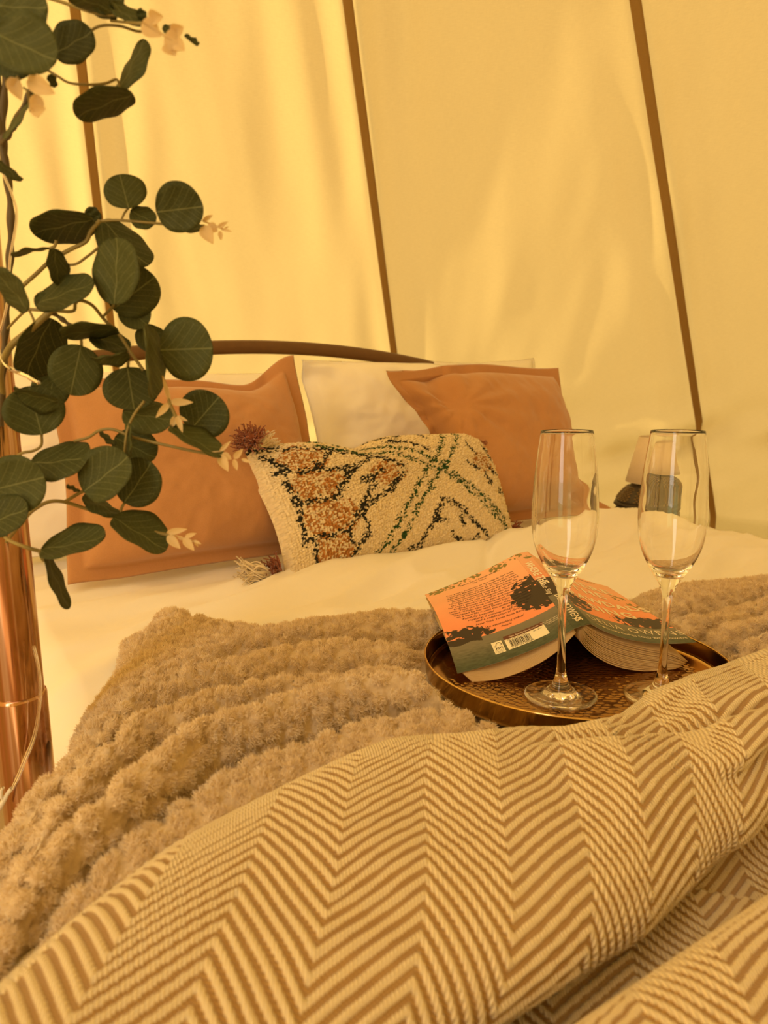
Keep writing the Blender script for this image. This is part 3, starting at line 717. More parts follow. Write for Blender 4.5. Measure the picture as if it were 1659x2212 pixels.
kq = 91; Qp = np.pad(Qg, ((kq//2, kq//2), (0, 0)), 'edge'); cs = np.cumsum(np.vstack([np.zeros((1, NB)), Qp]), 0); Qg = (cs[kq:]-cs[:-kq])/kq    # the cloth is measured back from its far hem
# popcorn bobbles: evenly scattered points on the folded cloth, each raised into a dome
from mathutils import kdtree
CELL = .0132; R_ = .0148*.54
cand = np.argwhere((Bg > .22) & (Ag > -.084)); cand = cand[RNG.permutation(len(cand))[:90000]]
grid_ = {}; cen = []
for ci_, cj_ in cand:
    q = Pb[ci_, cj_]; key = (int(q[0]//CELL), int(q[1]//CELL), int(q[2]//CELL)); okc = True
    for ax in (-1, 0, 1):
        for ay in (-1, 0, 1):
            for az_ in (-1, 0, 1):
                for o_ in grid_.get((key[0]+ax, key[1]+ay, key[2]+az_), ()):
                    if (o_[0]-q[0])**2+(o_[1]-q[1])**2+(o_[2]-q[2])**2 < CELL*CELL: okc = False; break
                if not okc: break
            if not okc: break
        if not okc: break
    if okc: grid_.setdefault(key, []).append((q[0], q[1], q[2])); cen.append(q)
kt = kdtree.KDTree(len(cen))
for k, q in enumerate(cen): kt.insert(q, k)
kt.balance()
ni = np.fromiter((kt.find(q)[1] for q in Pb.reshape(-1, 3)), np.int64, NA*NB).reshape(NA, NB)
dv = Pb-np.array(cen)[ni]
tb = np.cross(N0, EA)
rq = np.linalg.norm(dv, axis=-1)/R_; aq = np.arctan2((dv*tb).sum(-1), dv@EA); bi_ = _h(ni, ni*0+3, 7)
p_ = np.sqrt(np.maximum(0, 1-np.minimum(rq, 1)**2))
tuft = (vn(aq*3.2+bi_*61, rq*1.7+bi_*37, 14)-.5)*np.minimum(rq*1.6, 1)+(vn(aq*7+bi_*91, rq*3.2+bi_*11, 15)-.5)*.6*np.minimum(rq*1.6, 1)
amp = sst(np.hypot(Ag-TR_A, Bg-TR_B), TRR, TRR+.02)*sst(Bg, .24, .30)
dis = amp*(.0052*p_*(.75+.5*bi_)-.002+.0020*tuft+(fbm(Ag*300, Qg*300, 2, 3)-.5)*.0012)
Pf = Pb+N0*dis[..., None]
N1 = surf_normals(Pf)
blanket = tag(empty('fleece_blanket', tuple(bed(.4, .5, 0))), 'taupe popcorn fleece blanket rumpled across the white duvet beneath the tray', 'blanket')
part('fleece_cloth', Pf, grid_faces(NA, NB), M['fleece'], blanket)

# the pile: short fibres standing out of every bobble
NH = 520000
area = np.linalg.norm(np.cross(np.gradient(Pb, axis=0), np.gradient(Pb, axis=1)), axis=-1)
area = area*((amp > .3) & (p_ > .15) & (np.abs(Pb[..., 0])/np.maximum(Pb[..., 1], .05) < .62))
thr_c = np.interp(Ag, [-.1, .02, .10, .2, .26, .36, .43, .61], [.27, .29, .34, .365, .37, .335, .31, .31])
area = area*(Bg > thr_c-.02); area[-1] = 0; area[:, -1] = 0
cum = np.cumsum(area.ravel()); pick = np.searchsorted(cum, RNG.random(NH)*cum[-1]); pi2, pj2 = np.unravel_index(np.minimum(pick, NA*NB-1), (NA, NB))
fu_, fv_ = RNG.random(NH)[:, None], RNG.random(NH)[:, None]
def samp(G):
    i2, j2 = np.minimum(pi2+1, NA-1), np.minimum(pj2+1, NB-1)
    return (G[pi2, pj2]*(1-fu_)+G[i2, pj2]*fu_)*(1-fv_)+(G[pi2, j2]*(1-fu_)+G[i2, j2]*fu_)*fv_
root = samp(Pf); nn0 = samp(N0); nn1 = samp(N1)
ha = Ag[pi2, pj2]; hq = Qg[pi2, pj2]
ca_ = np.floor(ha/.0021+(vn(ha*300, hq*300, 9)-.5)*1.5).astype(np.int64); cb_ = np.floor(hq/.0021+(vn(ha*300, hq*300, 10)-.5)*1.5).astype(np.int64)
cl = np.stack([_h(ca_, cb_, 3)-.5, _h(ca_, cb_, 5)-.5, _h(ca_, cb_, 6)-.5], -1)*1.5
D = nn1*.5+nn0*.55+cl*.85+RNG.normal(size=(NH, 3))*.05; D /= np.linalg.norm(D, axis=1, keepdims=True)
Lh = .0034*(.6+.6*RNG.random(NH))
KP = 4; pos = np.zeros((NH, KP, 3)); bend = RNG.normal(size=(NH, 3))*.0006
for k in range(KP):
    t = k/(KP-1); pos[:, k] = root-nn0*.0004+D*(Lh*t)[:, None]+bend*(t*t)-np.array(blanket.location)
hc = bpy.data.hair_curves.new('fleece_pile')
hc.add_curves([KP]*NH)
hc.position_data.foreach_set('vector', pos.astype(np.float32).ravel())
ra = hc.attributes.new('radius', 'FLOAT', 'POINT'); ra.data.foreach_set('value', np.tile(np.array([.00020, .00019, .00016, .00007], np.float32), NH))
hc.materials.append(M['pile'])
ho = bpy.data.objects.new('fleece_pile', hc); C.objects.link(ho); ho.parent = blanket; ho['kind'] = 'stuff'

# ------------------------------------------------------------------ herringbone throw
bc_k = [(0.0217, 0.3004), (0.0408, 0.315), (0.0692, 0.3316), (0.1052, 0.3499), (0.1283, 0.3563), (0.1647, 0.3617), (0.2007, 0.3709), (0.2578, 0.3779), (0.304, 0.361), (0.3615, 0.3389), (0.4247, 0.3096), (0.468, 0.314), (0.5184, 0.3203), (0.5691, 0.3198), (0.6074, 0.3181)]
bc_k = np.array([(-.12, .22)]+bc_k+[(.75, .315)])
TA, TQ = 600, 420
ta = np.linspace(-.085, .68, TA)
bcs = np.interp(ta, bc_k[:, 0], bc_k[:, 1]); bcs = np.convolve(np.pad(bcs, 14, 'edge'), np.ones(29)/29, 'valid')
BASE = np.array([(.425, .030), (.405, .040), (.385, .056), (.365, .071), (.35, .080), (.325, .087), (.29, .090), (.25, .086), (.222, .074), (.207, .057), (.205, .040), (.219, .028), (.236, .021), (.230, .014), (.207, .012), (.188, .020), (.178, .044), (.160, .064), (.12, .066), (.06, .052), (.0, .040), (-.06, .034)])
on_tray = sst(ta, .36, .42)
cols = np.zeros((TA, TQ, 2)); qarc = np.zeros((TA, TQ))
for i in range(TA):
    P = BASE.copy(); dsh = bcs[i]-.35
    w_ = sst(P[:, 0], .215, .33); w_[10:] = 0
    P[:, 0] += dsh*w_
    # over the tray the far side lies on the rim
    k = on_tray[i]
    for j, (db, hh_) in enumerate(((.030, .0625), (.026, .0650), (.020, .0690), (.010, .0740))):
        P[j] = P[j]*(1-k)+np.array([bcs[i]+db, hh_+.003])*k
    wav = (vn(ta[i]*9+3, 0.5, 4)-.5)
    P[4:9, 1] += wav*.012; P[8:12, 0] += wav*.010+.022*max(0, ta[i]-.30)/.13
    P[13:19, 0] += .016*(ta[i]-.20)*-1.0; P[16:19, 1] += (vn(ta[i]*7, 2.2, 4)-.5)*.012
    S = spline(P, TQ); cols[i] = S
    d = np.r_[0, np.cumsum(np.linalg.norm(np.diff(S, axis=0), axis=1))]; qarc[i] = d-d[np.argmin(np.linalg.norm(S-P[9], axis=1))]+.25
A2 = np.repeat(ta[:, None], TQ, 1); B2 = cols[..., 0]; H2 = cols[..., 1].copy()
# smooth along the fold
def sm(Z, k):
    ker = np.ones(k)/k; Zp = np.pad(Z, ((k//2, k//2), (0, 0)), 'edge'); cs = np.cumsum(np.vstack([np.zeros((1, Z.shape[1])), Zp]), 0); return (cs[k:]-cs[:-k])/k
B2 = sm(B2, 21); H2 = sm(H2, 21); qarc = sm(qarc, 21)
# pleat on the right, next to the tray
gk = np.array([(0.3262, 0.3167), (0.3432, 0.3126), (0.3969, 0.2995), (0.4523, 0.2837), (0.52, 0.2685)])
topside = np.arange(TQ)[None, :] < 188
gb = np.interp(A2, gk[:, 0], gk[:, 1])
H2 -= .009*np.exp(-((B2-gb)/.0075)**2)*sst(A2, .30, .38)*topside
H2 += (fbm(A2*11, B2*11, 3, 71)-.5)*.010*topside
H2 -= .0065*sst(A2, .25, .31)*(1-sst(A2, .43, .50))*topside
H2 -= .12*np.clip((-.01-A2)/.1, 0, 2)**1.6
P3 = bed(A2, B2, H2)
UW = .783*A2+.622*qarc+HB_OFF
VW = .622*A2-.783*qarc
UW = UW+.0015*np.sin(VW*40)
dA = np.gradient(P3, axis=0); dQ = np.gradient(P3, axis=1); Nn = np.cross(dA, dQ); Nn /= np.linalg.norm(Nn, axis=-1, keepdims=True)+1e-12
if Nn[300, 134, 2] < 0: Nn = -Nn
tri = np.abs((UW/HB_W) % 2); tri = np.where(tri > 1, 2-tri, tri)*HB_W
fr = ((VW+tri*HB_K)/HB_P) % 1; dd = np.abs(fr-.5)
rib = sst(-dd, -.33, -.15)
P3 = P3+Nn*(rib*.0023)[..., None]
throw = tag(part('herringbone_throw', P3, grid_faces(TA, TQ)[:, ::-1], M['herringbone'], None, uv=np.stack([UW, VW], -1)), 'cream and brown herringbone wool throw folded over the foot of the bed', 'blanket')
sol = throw.modifiers.new('thickness', 'SOLIDIFY'); sol.thickness = .003; sol.offset = -1.0

# ------------------------------------------------------------------ tray
TILT = math.radians(-2.2)                     # the roll of blankets under its near side tips the tray a little
tray = tag(empty('serving_tray', (TRC[0], TRC[1], TRAY_Z)), 'round gold metal tray with hammered base lying on the fleece blanket', 'tray')
NR, NT = 130, 420
rr = np.linspace(.0005, TRR-.006, NR); an = np.linspace(0, 2*PI, NT, endpoint=False)
Rg, Tg = np.meshgrid(rr, an, indexing='ij'); X = Rg*np.cos(Tg); Y = Rg*np.sin(Tg)
cell = .0078; gx = X/cell; gy = Y/(cell*.62); row = np.floor(gy).astype(np.int64); gx = gx+.5*(row % 2); ci = np.floor(gx).astype(np.int64)
ox = gx-ci-.5-(_h(ci, row, 3)-.5)*.4; oy = gy-row-.5-(_h(ci, row, 5)-.5)*.4
dim = np.maximum(0, 1-((ox/.46)**2+(oy/.46)**2))
on = sst(TRR-.020-Rg, 0, .003)*(_h(ci, row, 11) > .06)
Z = -.0008*dim*(.5+.8*_h(ci, row, 13))*on
Pd = np.stack([X+TRC[0], Y+TRC[1], Z+TRAY_Z], -1)
part('hammered_base', Pd, grid_faces(NR, NT, wrap_m=True), M['tray_gold'], tray)
mb = MB(); r0 = TRR
pr = [(r0-.006, 0), (r0-.0035, .0008), (r0-.0022, .003), (r0-.0012, .0165), (r0-.0010, .0178), (r0-.0002, .0183), (r0+.0008, .0178), (r0+.0008, .0168), (r0+.0003, .0160), (r0-.0006, .003), (r0-.0018, -.0012), (r0-.006, -.0024)]
mb.lathe(pr, (TRC[0], TRC[1], TRAY_Z), 160); mb.build('rim', M['rim_gold'], tray)
mb = MB(); mb.lathe([(r0-.006, -.0024), (.0005, -.0024)], (TRC[0], TRC[1], TRAY_Z), 160); mb.build('underside', M['tray_gold'], tray)
tray.rotation_euler = (TILT, 0, 0)

# ------------------------------------------------------------------ flutes
GP_OUT = [(.0003, .0016), (.012, .0008), (.026, .0002), (.0306, .0002), (.0318, .0010), (.0319, .0020), (.0310, .0028), (.026, .0034), (.018, .0044), (.0128, .0062), (.0098, .0088), (.0074, .0125), (.0056, .0170), (.0044, .0225), (.0037, .030), (.0034, .040), (.0033, .060), (.0034, .078), (.0038, .088), (.0047, .0945), (.0066, .1005), (.0092, .1055), (.0126, .1110), (.0164, .1170), (.0208, .1255), (.0242, .1340), (.0266, .1440), (.0278, .1560), (.0279, .1660), (.0273, .1800), (.0258, .2000), (.0236, .2190), (.0218, .2330), (.0215, .2346)]
GP_IN = [(.02135, .2349), (.0212, .2346), (.0213, .2325), (.0231, .2190), (.0253, .2000), (.0263, .1800), (.0269, .1660), (.0268, .1560), (.0255, .1440), (.0230, .1342), (.0194, .1260), (.0150, .1190), (.0100, .1140), (.0050, .1118), (.0003, .1112)]
def lathe_mesh(name, prof, k=128):
    prof = np.asarray(prof); an = np.linspace(0, 2*PI, k, endpoint=False)
    V = np.stack([prof[:, 0, None]*np.cos(an), prof[:, 0, None]*np.sin(an), np.repeat(prof[:, 1, None], k, 1)], -1)
    return quad_mesh(name, V, grid_faces(len(prof), k, wrap_m=True)[:, ::-1], mats=[M['glass']])
po = spline(np.array(GP_OUT), 150); pi_ = spline(np.array(GP_IN), 80)
flute_me = lathe_mesh('champagne_flute', np.vstack([po, pi_]))

def text_geo(body, size, align='LEFT', shear=0.0, space_line=1.0, res=2, bold=0.0, spacing=1.0):
    cu = bpy.data.curves.new('lettering', 'FONT'); cu.body = body; cu.size = size; cu.align_x = align; cu.shear = shear
    cu.space_line = space_line; cu.resolution_u = res; cu.offset = bold; cu.space_character = spacing; cu.fill_mode = 'FRONT'
    o = bpy.data.objects.new('lettering', cu); C.objects.link(o)
    bpy.context.view_layer.update()
    me = bpy.data.meshes.new_from_object(o.evaluated_get(bpy.context.evaluated_depsgraph_get()))
    V = np.array([v.co[:2] for v in me.vertices]).reshape(-1, 2); F = [tuple(p_.vertices) for p_ in me.polygons]
    bpy.data.objects.remove(o); bpy.data.curves.remove(cu); bpy.data.meshes.remove(me)
    return V, F

def place_flute(xy, tilt, label, grp='champagne flutes on the tray'):
    o = link('champagne_flute', flute_me); o.location = (xy[0], xy[1], TRAY_Z+.0004+(xy[1]-TRC[1])*math.sin(TILT)); o.rotation_euler = (TILT*.9, math.radians(tilt), 0)
    tag(o, label, 'glass', grp)
    V, F = text_geo('DARTINGTON', .0030, 'CENTER', res=1)
    th = -V[:, 0]/.0245+0; ang = math.radians(232)-th*1.0
    rr_ = .0255-V[:, 1]*1.0
    ang = math.radians(228)+V[:, 0]/.0255; rr_ = .0262-V[:, 1]
    Pq = np.stack([rr_*np.cos(ang), rr_*np.sin(ang), np.full(len(V), .0039)], -1)
    me = bpy.data.meshes.new('etched_lettering'); me.from_pydata(Pq.tolist(), [], F); me.materials.append(M['frost'])
    l = link('etched_lettering', me, o)
    return o
place_flute((.1568, .6125), -.9, 'empty champagne flute in front of the book spine')
place_flute((.2452, .6105), 0.0, 'empty champagne flute beside the front cover, its foot tucked behind the throw')

# ------------------------------------------------------------------ open paperback
K = {'Nb': (0.1791, 0.662, 0.6231), 'Nf': (0.1955, 0.664, 0.627), 'Fb': (0.1554, 0.8555, 0.6435), 'Ff': (0.1717, 0.8575, 0.647), 'BL': (0.069, 0.652, 0.5824), 'TL': (0.0489, 0.846, 0.597), 'FC': (0.2754, 0.8765, 0.5979), 'NC': (0.3034, 0.68, 0.6027)}
K = {k: np.array(v) for k, v in K.items()}
book = tag(empty('paperback_book', tuple((K['Nb']+K['Nf'])/2*[1, 1, 0]+[0, 0, TRAY_Z])), 'open paperback with orange sunset cover lying face down on the tray', 'book')
BW, BHt, SPW = .124, .197, float(np.linalg.norm(K['Nf']-K['Nb']))
def bez(p0, p1, p2, t): t = t[..., None]; return (1-t)**2*p0+2*t*(1-t)*p1+t*t*p2
upv = np.array([0, 0, 1.0])
def ctrl(corner, spine, sag, f=.42): return spine+(corner-spine)*f-upv*sag
def S_back(x, y):
    """x 0 at the fore-edge .. 1 at the spine, y 0 at the top .. 1 at the bottom"""
    n_ = bez(K['BL'], ctrl(K['BL'], K['Nb'], .0105), K['Nb'], x); f_ = bez(K['TL'], ctrl(K['TL'], K['Fb'], .0050), K['Fb'], x)
    lift = upv*(.010*np.sin(PI*y)*np.maximum(1-x, 0)**1.5)[..., None]; y = y[..., None]; return f_*(1-y)+n_*y+lift
def S_front(x, y):
    n_ = bez(K['Nf'], ctrl(K['NC'], K['Nf'], .0180, .40), K['NC'], x); f_ = bez(K['Ff'], ctrl(K['FC'], K['Ff'], .0110, .40), K['FC'], x)
    y = y[..., None]; return f_*(1-y)+n_*y
def S_spine(x, y):
    n_ = bez(K['Nb'], (K['Nb']+K['Nf'])/2+upv*.0012, K['Nf'], x); f_ = bez(K['Fb'], (K['Fb']+K['Ff'])/2+upv*.0012, K['Ff'], x)
    y = y[..., None]; return f_*(1-y)+n_*y
def normals(S, x, y, e=1e-3):
    du = S(x+e, y)-S(x-e, y); dv = S(x, y+e)-S(x, y-e); n_ = np.cross(dv, du); n_ /= np.linalg.norm(n_, axis=-1, keepdims=True)
    return np.where(n_[..., 2:3] < 0, -n_, n_)

ORG_T = np.array([.86, .46, .27]); ORG_B = np.array([.88, .30, .14]); WAT_T = np.array([.19, .17, .12]); WAT_B = np.array([.055, .075, .045]); DARK = np.array([.035, .022, .014])
def sky_water(X, Y, wl):
    """X metres along the wrap, Y 0..1 down"""
    t = sst(Y, .0, wl)[..., None]
    c = ORG_T*(1-t)+ORG_B*t; c = c*(1-.10*(fbm(X*30, Y*9, 3, 2)-.5)[..., None])
    w = sst(Y, wl, 1)[..., None]; wc = WAT_T*(1-w)+WAT_B*w
    rip = (fbm(X*260, Y*150, 2, 5)-.5)*.8*sst(Y, wl+.02, wl+.12); wc = wc*(1+rip[..., None])
    return np.where((Y > wl)[..., None], wc, c)
def tree(col, X, Y, cx, cyy, rx, ry, seed, c=DARK, thr=.50):
    n_ = fbm(X*190+seed, Y*38+seed, 4, seed); q = ((X-cx)/rx)**2+((Y-cyy)/ry)**2
    m_ = (n_ > thr-.16*(1-q)) & (q < 1.15) | (q < .25) & (n_ > .30)
    col[m_] = c
def sprig(col, X, Y, cx, cyy, r, seed):
    n_ = vn(X*330+seed, Y*62+seed*2, seed); q = ((X-cx)/r)**2+((Y-cyy)/(r*5))**2
    col[(n_ > .52) & (q < 1)] = np.array([.22, .19, .055])
def cover_grid(nm, S, wd, nx, ny, paint):
    x, y = np.meshgrid(np.linspace(0, 1, nx), np.linspace(0, 1, ny), indexing='ij')
    P = S(x, y); n_ = normals(S, x, y); col = paint(x, y)
    top_ = P+n_*.0002; bot = P-n_*.0003
    V = np.concatenate([top_.reshape(-1, 3), bot.reshape(-1, 3)]); NN = nx*ny
    F0 = grid_faces(nx, ny); F1 = grid_faces(nx, ny, off=NN)[:, ::-1]; idx = np.arange(NN).reshape(nx, ny); rim = []
    for e_ in (idx[0, :], idx[-1, ::-1], idx[::-1, 0], idx[:, -1]): rim.append(np.stack([e_[:-1], e_[1:], e_[1:]+NN, e_[:-1]+NN], -1))
    inner = np.ones((NN, 3))*np.array([.62, .50, .36])
    part(nm, V, np.concatenate([F0, F1]+rim), M['cover'], book, col=np.concatenate([col.reshape(-1, 3), inner]))
def p_back(x, y):
    X = x*BW; c = sky_water(X, y, .765-.03*x)
    for q in ((.012, .02, .012), (.022, .02, .010), (.035, .02, .012), (.055, .03, .008), (.065, .02, .007), (.092, .045, .010), (.101, .05, .008), (.121, .02, .008)): sprig(c, X, y, *q, int(q[0]*1000))
    tree(c, X, y, .016, .690, .024, .062, 4, thr=.47); tree(c, X, y, .030, .725, .020, .035, 7)
    m_ = (y > .735) & (y < .785+.01*np.sin(X*200)) & (X < .034); c[m_] = DARK
    tree(c, X, y, .118, .47, .030, .155, 3, thr=.44); tree(c, X, y, .104, .56, .022, .10, 12, thr=.48); tree(c, X, y, .116, .60, .022, .10, 15, thr=.44)
    return c
def p_spine(x, y):
    c = sky_water(.124+x*SPW, y, .60)*.92
    sprig(c, .124+x*SPW, y, .128, .04, .007, 128); sprig(c, .124+x*SPW, y, .136, .08, .005, 138)
    m_ = (y > .40) & (y < .62); c[m_] = DARK*1.3
    return c
def p_front(x, y):
    X = .142+x*BW; c = sky_water(X, y, .79)
    tree(c, X, y, .150, .60, .030, .16, 6, thr=.46); tree(c, X, y, .236, .73, .036, .075, 9, thr=.47); tree(c, X, y, .256, .69, .02, .06, 13)
    for q in ((.250, .30, .010), (.258, .42, .008), (.262, .50, .006)): sprig(c, X, y, *q, int(q[0]*1000))
    return c
cover_grid('back_cover', S_back, BW, 170, 260, p_back)
cover_grid('spine', S_spine, SPW, 22, 200, p_spine)
cover_grid('front_cover', S_front, BW, 170, 260, p_front)

def print_on(nm, geo, S, wd, fx, m, lift=.0005):
    """geo laid flat in metres -> the curved cover; fx maps (x, y) to cover metres from the left edge / top edge"""
    V, F = geo; X, Y = fx(V[:, 0], V[:, 1]); x = X/wd; y = Y/BHt
    P = S(x, y)+normals(S, x, y)*lift
    me = bpy.data.meshes.new(nm); me.from_pydata((P-np.array(book.location)).tolist(), [], F); me.materials.append(m)
    return tag(link(nm, me, book), kind='stuff')
BLURB = "For years, rumours of the \u2018Marsh Girl\u2019 have\nhaunted Barkley Cove, a quiet town on the\nNorth Carolina coast. So in late 1969, when\nhandsome Chase Andrews is found dead, the\nlocals immediately suspect Kya Clark, the\nso-called Marsh Girl. But Kya is not what they\nsay. Sensitive and intelligent, she has survived\nfor years alone in the marsh that she calls home,\nfinding friends in the gulls and lessons in the\nsand. Then the time comes when she yearns to be\nloved. When two young men from town become\nintrigued by her wild beauty, Kya opens herself\nto a new life \u2013 until the unthinkable happens."
cxm = .064
def ctr(y0): return lambda X, Y: (cxm+X, y0-Y)
def bt_(body, size, y0, shear=0, m=M['ink'], sl=1.0, cx=None, bold=.0): 
    c0 = cxm if cx is None else cx
    return print_on('cover_lettering', text_geo(body, size, 'CENTER', shear, sl, 2, bold), S_back, BW, lambda X, Y: (c0+X, y0-Y), m)
bt_("\u2018Takes your breath away\u2019", .0052, .0190, .3)
bt_("The Times", .0044, .0245, .3)
bt_(BLURB, .00505, .0370, 0, M['ink'], 1.08)
bt_("\u2018Painfully beautiful . . . At once a murder\nmystery, a coming-of-age narrative\nand a celebration of nature\u2019", .0052, .1085, .3, M['ink'], 1.08)
bt_("New York Times Book Review", .0048, .1265, .3)
bt_("\u2018An astonishing debut\u2019", .0052, .1365, .3)
bt_("People", .0044, .1425, .3)
def rect_geo(x0, y0, x1, y1, nx=8, ny=4):
    x, y = np.meshgrid(np.linspace(x0, x1, nx), np.linspace(y0, y1, ny), indexing='ij'); return np.stack([x.ravel(), y.ravel()], -1), [tuple(f) for f in grid_faces(nx, ny).tolist()]
idm = lambda X, Y: (X, Y)
print_on('barcode_label', rect_geo(.0540, .1665, .1000, .1845, 14, 6), S_back, BW, idm, M['label_white'], .0004)
print_on('website_band', rect_geo(.0540, .1605, .1000, .1668, 14, 4), S_back, BW, idm, M['label_brown'], .00045)
bt_("visit littlebrown.co.uk", .0040, .1650, 0, M['cream_ink'], 1, .077)
bt_("ISBN 978-1-4721-5466-8", .0022, .1690, 0, M['ink'], 1, .068, .00002)
bt_("9 781472 154668", .0034, .1836, 0, M['ink'], 1, .070, .00002)
bt_("UK \u00a38.99", .0026, .1708, 0, M['ink'], 1, .091, .00002)
mbv, mbf = [], []; x0 = .0580; rgb = random.Random(8)
while x0 < .0815:
    wv = rgb.choice((.00025, .0004, .0006, .0009)); V, F = rect_geo(x0, .1700, x0+wv, .1812, 2, 4); o_ = sum(len(q) for q in mbv)
    mbv.append(V); mbf += [tuple(i+o_ for i in f) for f in F]; x0 += wv+rgb.choice((.0003, .0005, .0008))
print_on('barcode', (np.vstack(mbv), mbf), S_back, BW, idm, M['ink'], .0007)
print_on('paper_mark_label', rect_geo(.0400, .1650, .0510, .1850, 6, 6), S_back, BW, idm, M['label_white'], .0004)
bt_("FSC", .0046, .1782, .1, M['ink'], 1, .0460, .0001)
bt_("The Mark of\nResponsible\nForestry", .0018, .1806, 0, M['ink'], 1, .0455, .0)
tk = np.array([(.0418, .1718), (.0426, .1736), (.0436, .1722), (.0446, .1690), (.0466, .1674), (.0484, .1682), (.0494, .1700), (.0496, .1720), (.0480, .1724), (.0474, .1730)])
tk = spline(tk, 40); tg = np.gradient(tk, axis=0); nn = np.stack([-tg[:, 1], tg[:, 0]], -1); nn /= np.linalg.norm(nn, axis=1, keepdims=True)
Vt = np.concatenate([tk+nn*.0003, tk-nn*.0003]); Ft = [(i, i+1, i+41, i+40) for i in range(39)]
print_on('tree_tick_mark', (Vt, Ft), S_back, BW, idm, M['ink'], .0007)
bt_("Cover design Sophie Burdess\nPhotographs Getty Images\nand Shutterstock", .0026, .1640, 0, M['cream_ink'], 1.1, .112, .0)
def ft(body, size, x0_, y0, al='LEFT', m=M['cream_ink'], bold=.0001, sp=1.0):
    return print_on('cover_lettering', text_geo(body, size, al, 0, 1, 2, bold, sp), S_front, BW, lambda X, Y: (x0_+X, y0-Y), m)
ft("THE NUMBER ONE BESTSELLER", .0050, .062, .0125, 'CENTER', M['ink'], .00003)
ft("WHERE", .0245, .064, .0480, 'CENTER', bold=.0006, sp=1.12); ft("THE", .0245, .064, .0745, 'CENTER', bold=.0006, sp=1.12)
ft("CRAWDADS", .0215, .066, .1040, 'CENTER', bold=.0006, sp=1.0); ft("SING", .0245, .068, .1320, 'CENTER', bold=.0006, sp=1.12)
ft("DELIA OWENS", .0165, .068, .1760, 'CENTER', bold=-.0001, sp=1.1)
ft("12 MILLION COPIES SOLD WORLDWIDE", .0055, .068, .1870, 'CENTER', bold=.00005, sp=1.1)
def st(body, size, yb, off=.0, m=M['cream_ink'], bold=.0003, sp=1.0, shear=0):
    V, F = text_geo(body, size, 'LEFT', shear, 1, 2, bold, sp)
    return print_on('spine_lettering', (V, F), S_spine, SPW, lambda X, Y: (SPW/2+off+(Y-size*.35), yb+X), m, .0006)
st("WHERE THE", .0118, .030, -.0012, bold=.0004)
st("Crawdads Sing", .0078, .072, -.004, bold=.0, shear=.4)
st("DELIA", .0105, .124, .0012, bold=.0001, sp=1.05); st("OWENS", .0105, .150, .0012, bold=.0001)
st("JS.", .0085, .180, .001, bold=.0)

def leaf_sheet(nm, near_curve, far_curve, th):
    n_ = len(near_curve); mb = MB()
    up_ = np.array([0, 0, th])
    V = np.concatenate([near_curve, far_curve, near_curve-up_, far_curve-up_])
    F = []
    for i in range(n_-1):
        F += [[i, i+1, n_+i+1, n_+i], [2*n_+i, 3*n_+i, 3*n_+i+1, 2*n_+i+1], [i, 2*n_+i, 2*n_+i+1, i+1], [n_+i, n_+i+1, 3*n_+i+1, 3*n_+i]]
    F += [[0, n_, 3*n_, 2*n_], [n_-1, 3*n_-1, 4*n_-1, 2*n_-1]]
    return part(nm, V, np.array(F), M['paper'], book, smooth=False)
EV = ((K['Fb']-K['Nb'])+(K['Ff']-K['Nf']))/2; EU = EV/np.linalg.norm(EV)
inset = EU*.003
# right block: curves from the spine out to the fore-edge
cu_r = np.array([(0.192, 0.665, 0.6239), (0.2072, 0.667, 0.6148), (0.2263, 0.67, 0.6061), (0.2549, 0.674, 0.597), (0.2788, 0.677, 0.591), (0.2989, 0.68, 0.5811)])
cl_r = np.array([(0.1856, 0.663, 0.6191), (0.1908, 0.663, 0.6052), (0.2074, 0.663, 0.5912), (0.2304, 0.664, 0.5813), (0.2632, 0.668, 0.5758), (0.2835, 0.672, 0.5759)])
NS = 15
for k in range(NS):
    t = k/(NS-1); t2 = t**.9
    q = spline(cu_r*(1-t2)+cl_r*t2, 22)+inset
    q = q+np.array([0, 0, (RNG.random()-.5)*.0006])+EU*(RNG.random()*.0012)
    fa = q+EV*.975; fa[:, 2] = np.maximum(fa[:, 2]-.004*t-.006, TRAY_Z+.003+(1-t)*.010)
    q[:, 2] = np.maximum(q[:, 2], TRAY_Z+.0012+(1-t)*.001)
    leaf_sheet('page', q, fa, .00095)
cu_l = np.array([(0.1794, 0.663, 0.6214), (0.1597, 0.66, 0.6073), (0.1356, 0.657, 0.5946), (0.1094, 0.655, 0.5848), (0.0874, 0.653, 0.5805), (0.0734, 0.652, 0.581)])
cl_l = np.array([(0.1816, 0.661, 0.6189), (0.1631, 0.655, 0.6028), (0.1409, 0.65, 0.5902), (0.1146, 0.646, 0.5809), (0.0951, 0.645, 0.5776), (0.0825, 0.644, 0.5772)])
for k in range(10):
    t = k/9
    q = spline(cu_l*(1-t)+cl_l*t, 20)+inset*.7; q = q+EU*(RNG.random()*.0004)
    q[:, 2] = np.maximum(q[:, 2], TRAY_Z+.0012+(1-t)*.006)
    fa = q+EV*.975; fa[:, 2] = np.maximum(fa[:, 2]-.008, TRAY_Z+.004+(1-t)*.010)
    leaf_sheet('page', q, fa, .0011)

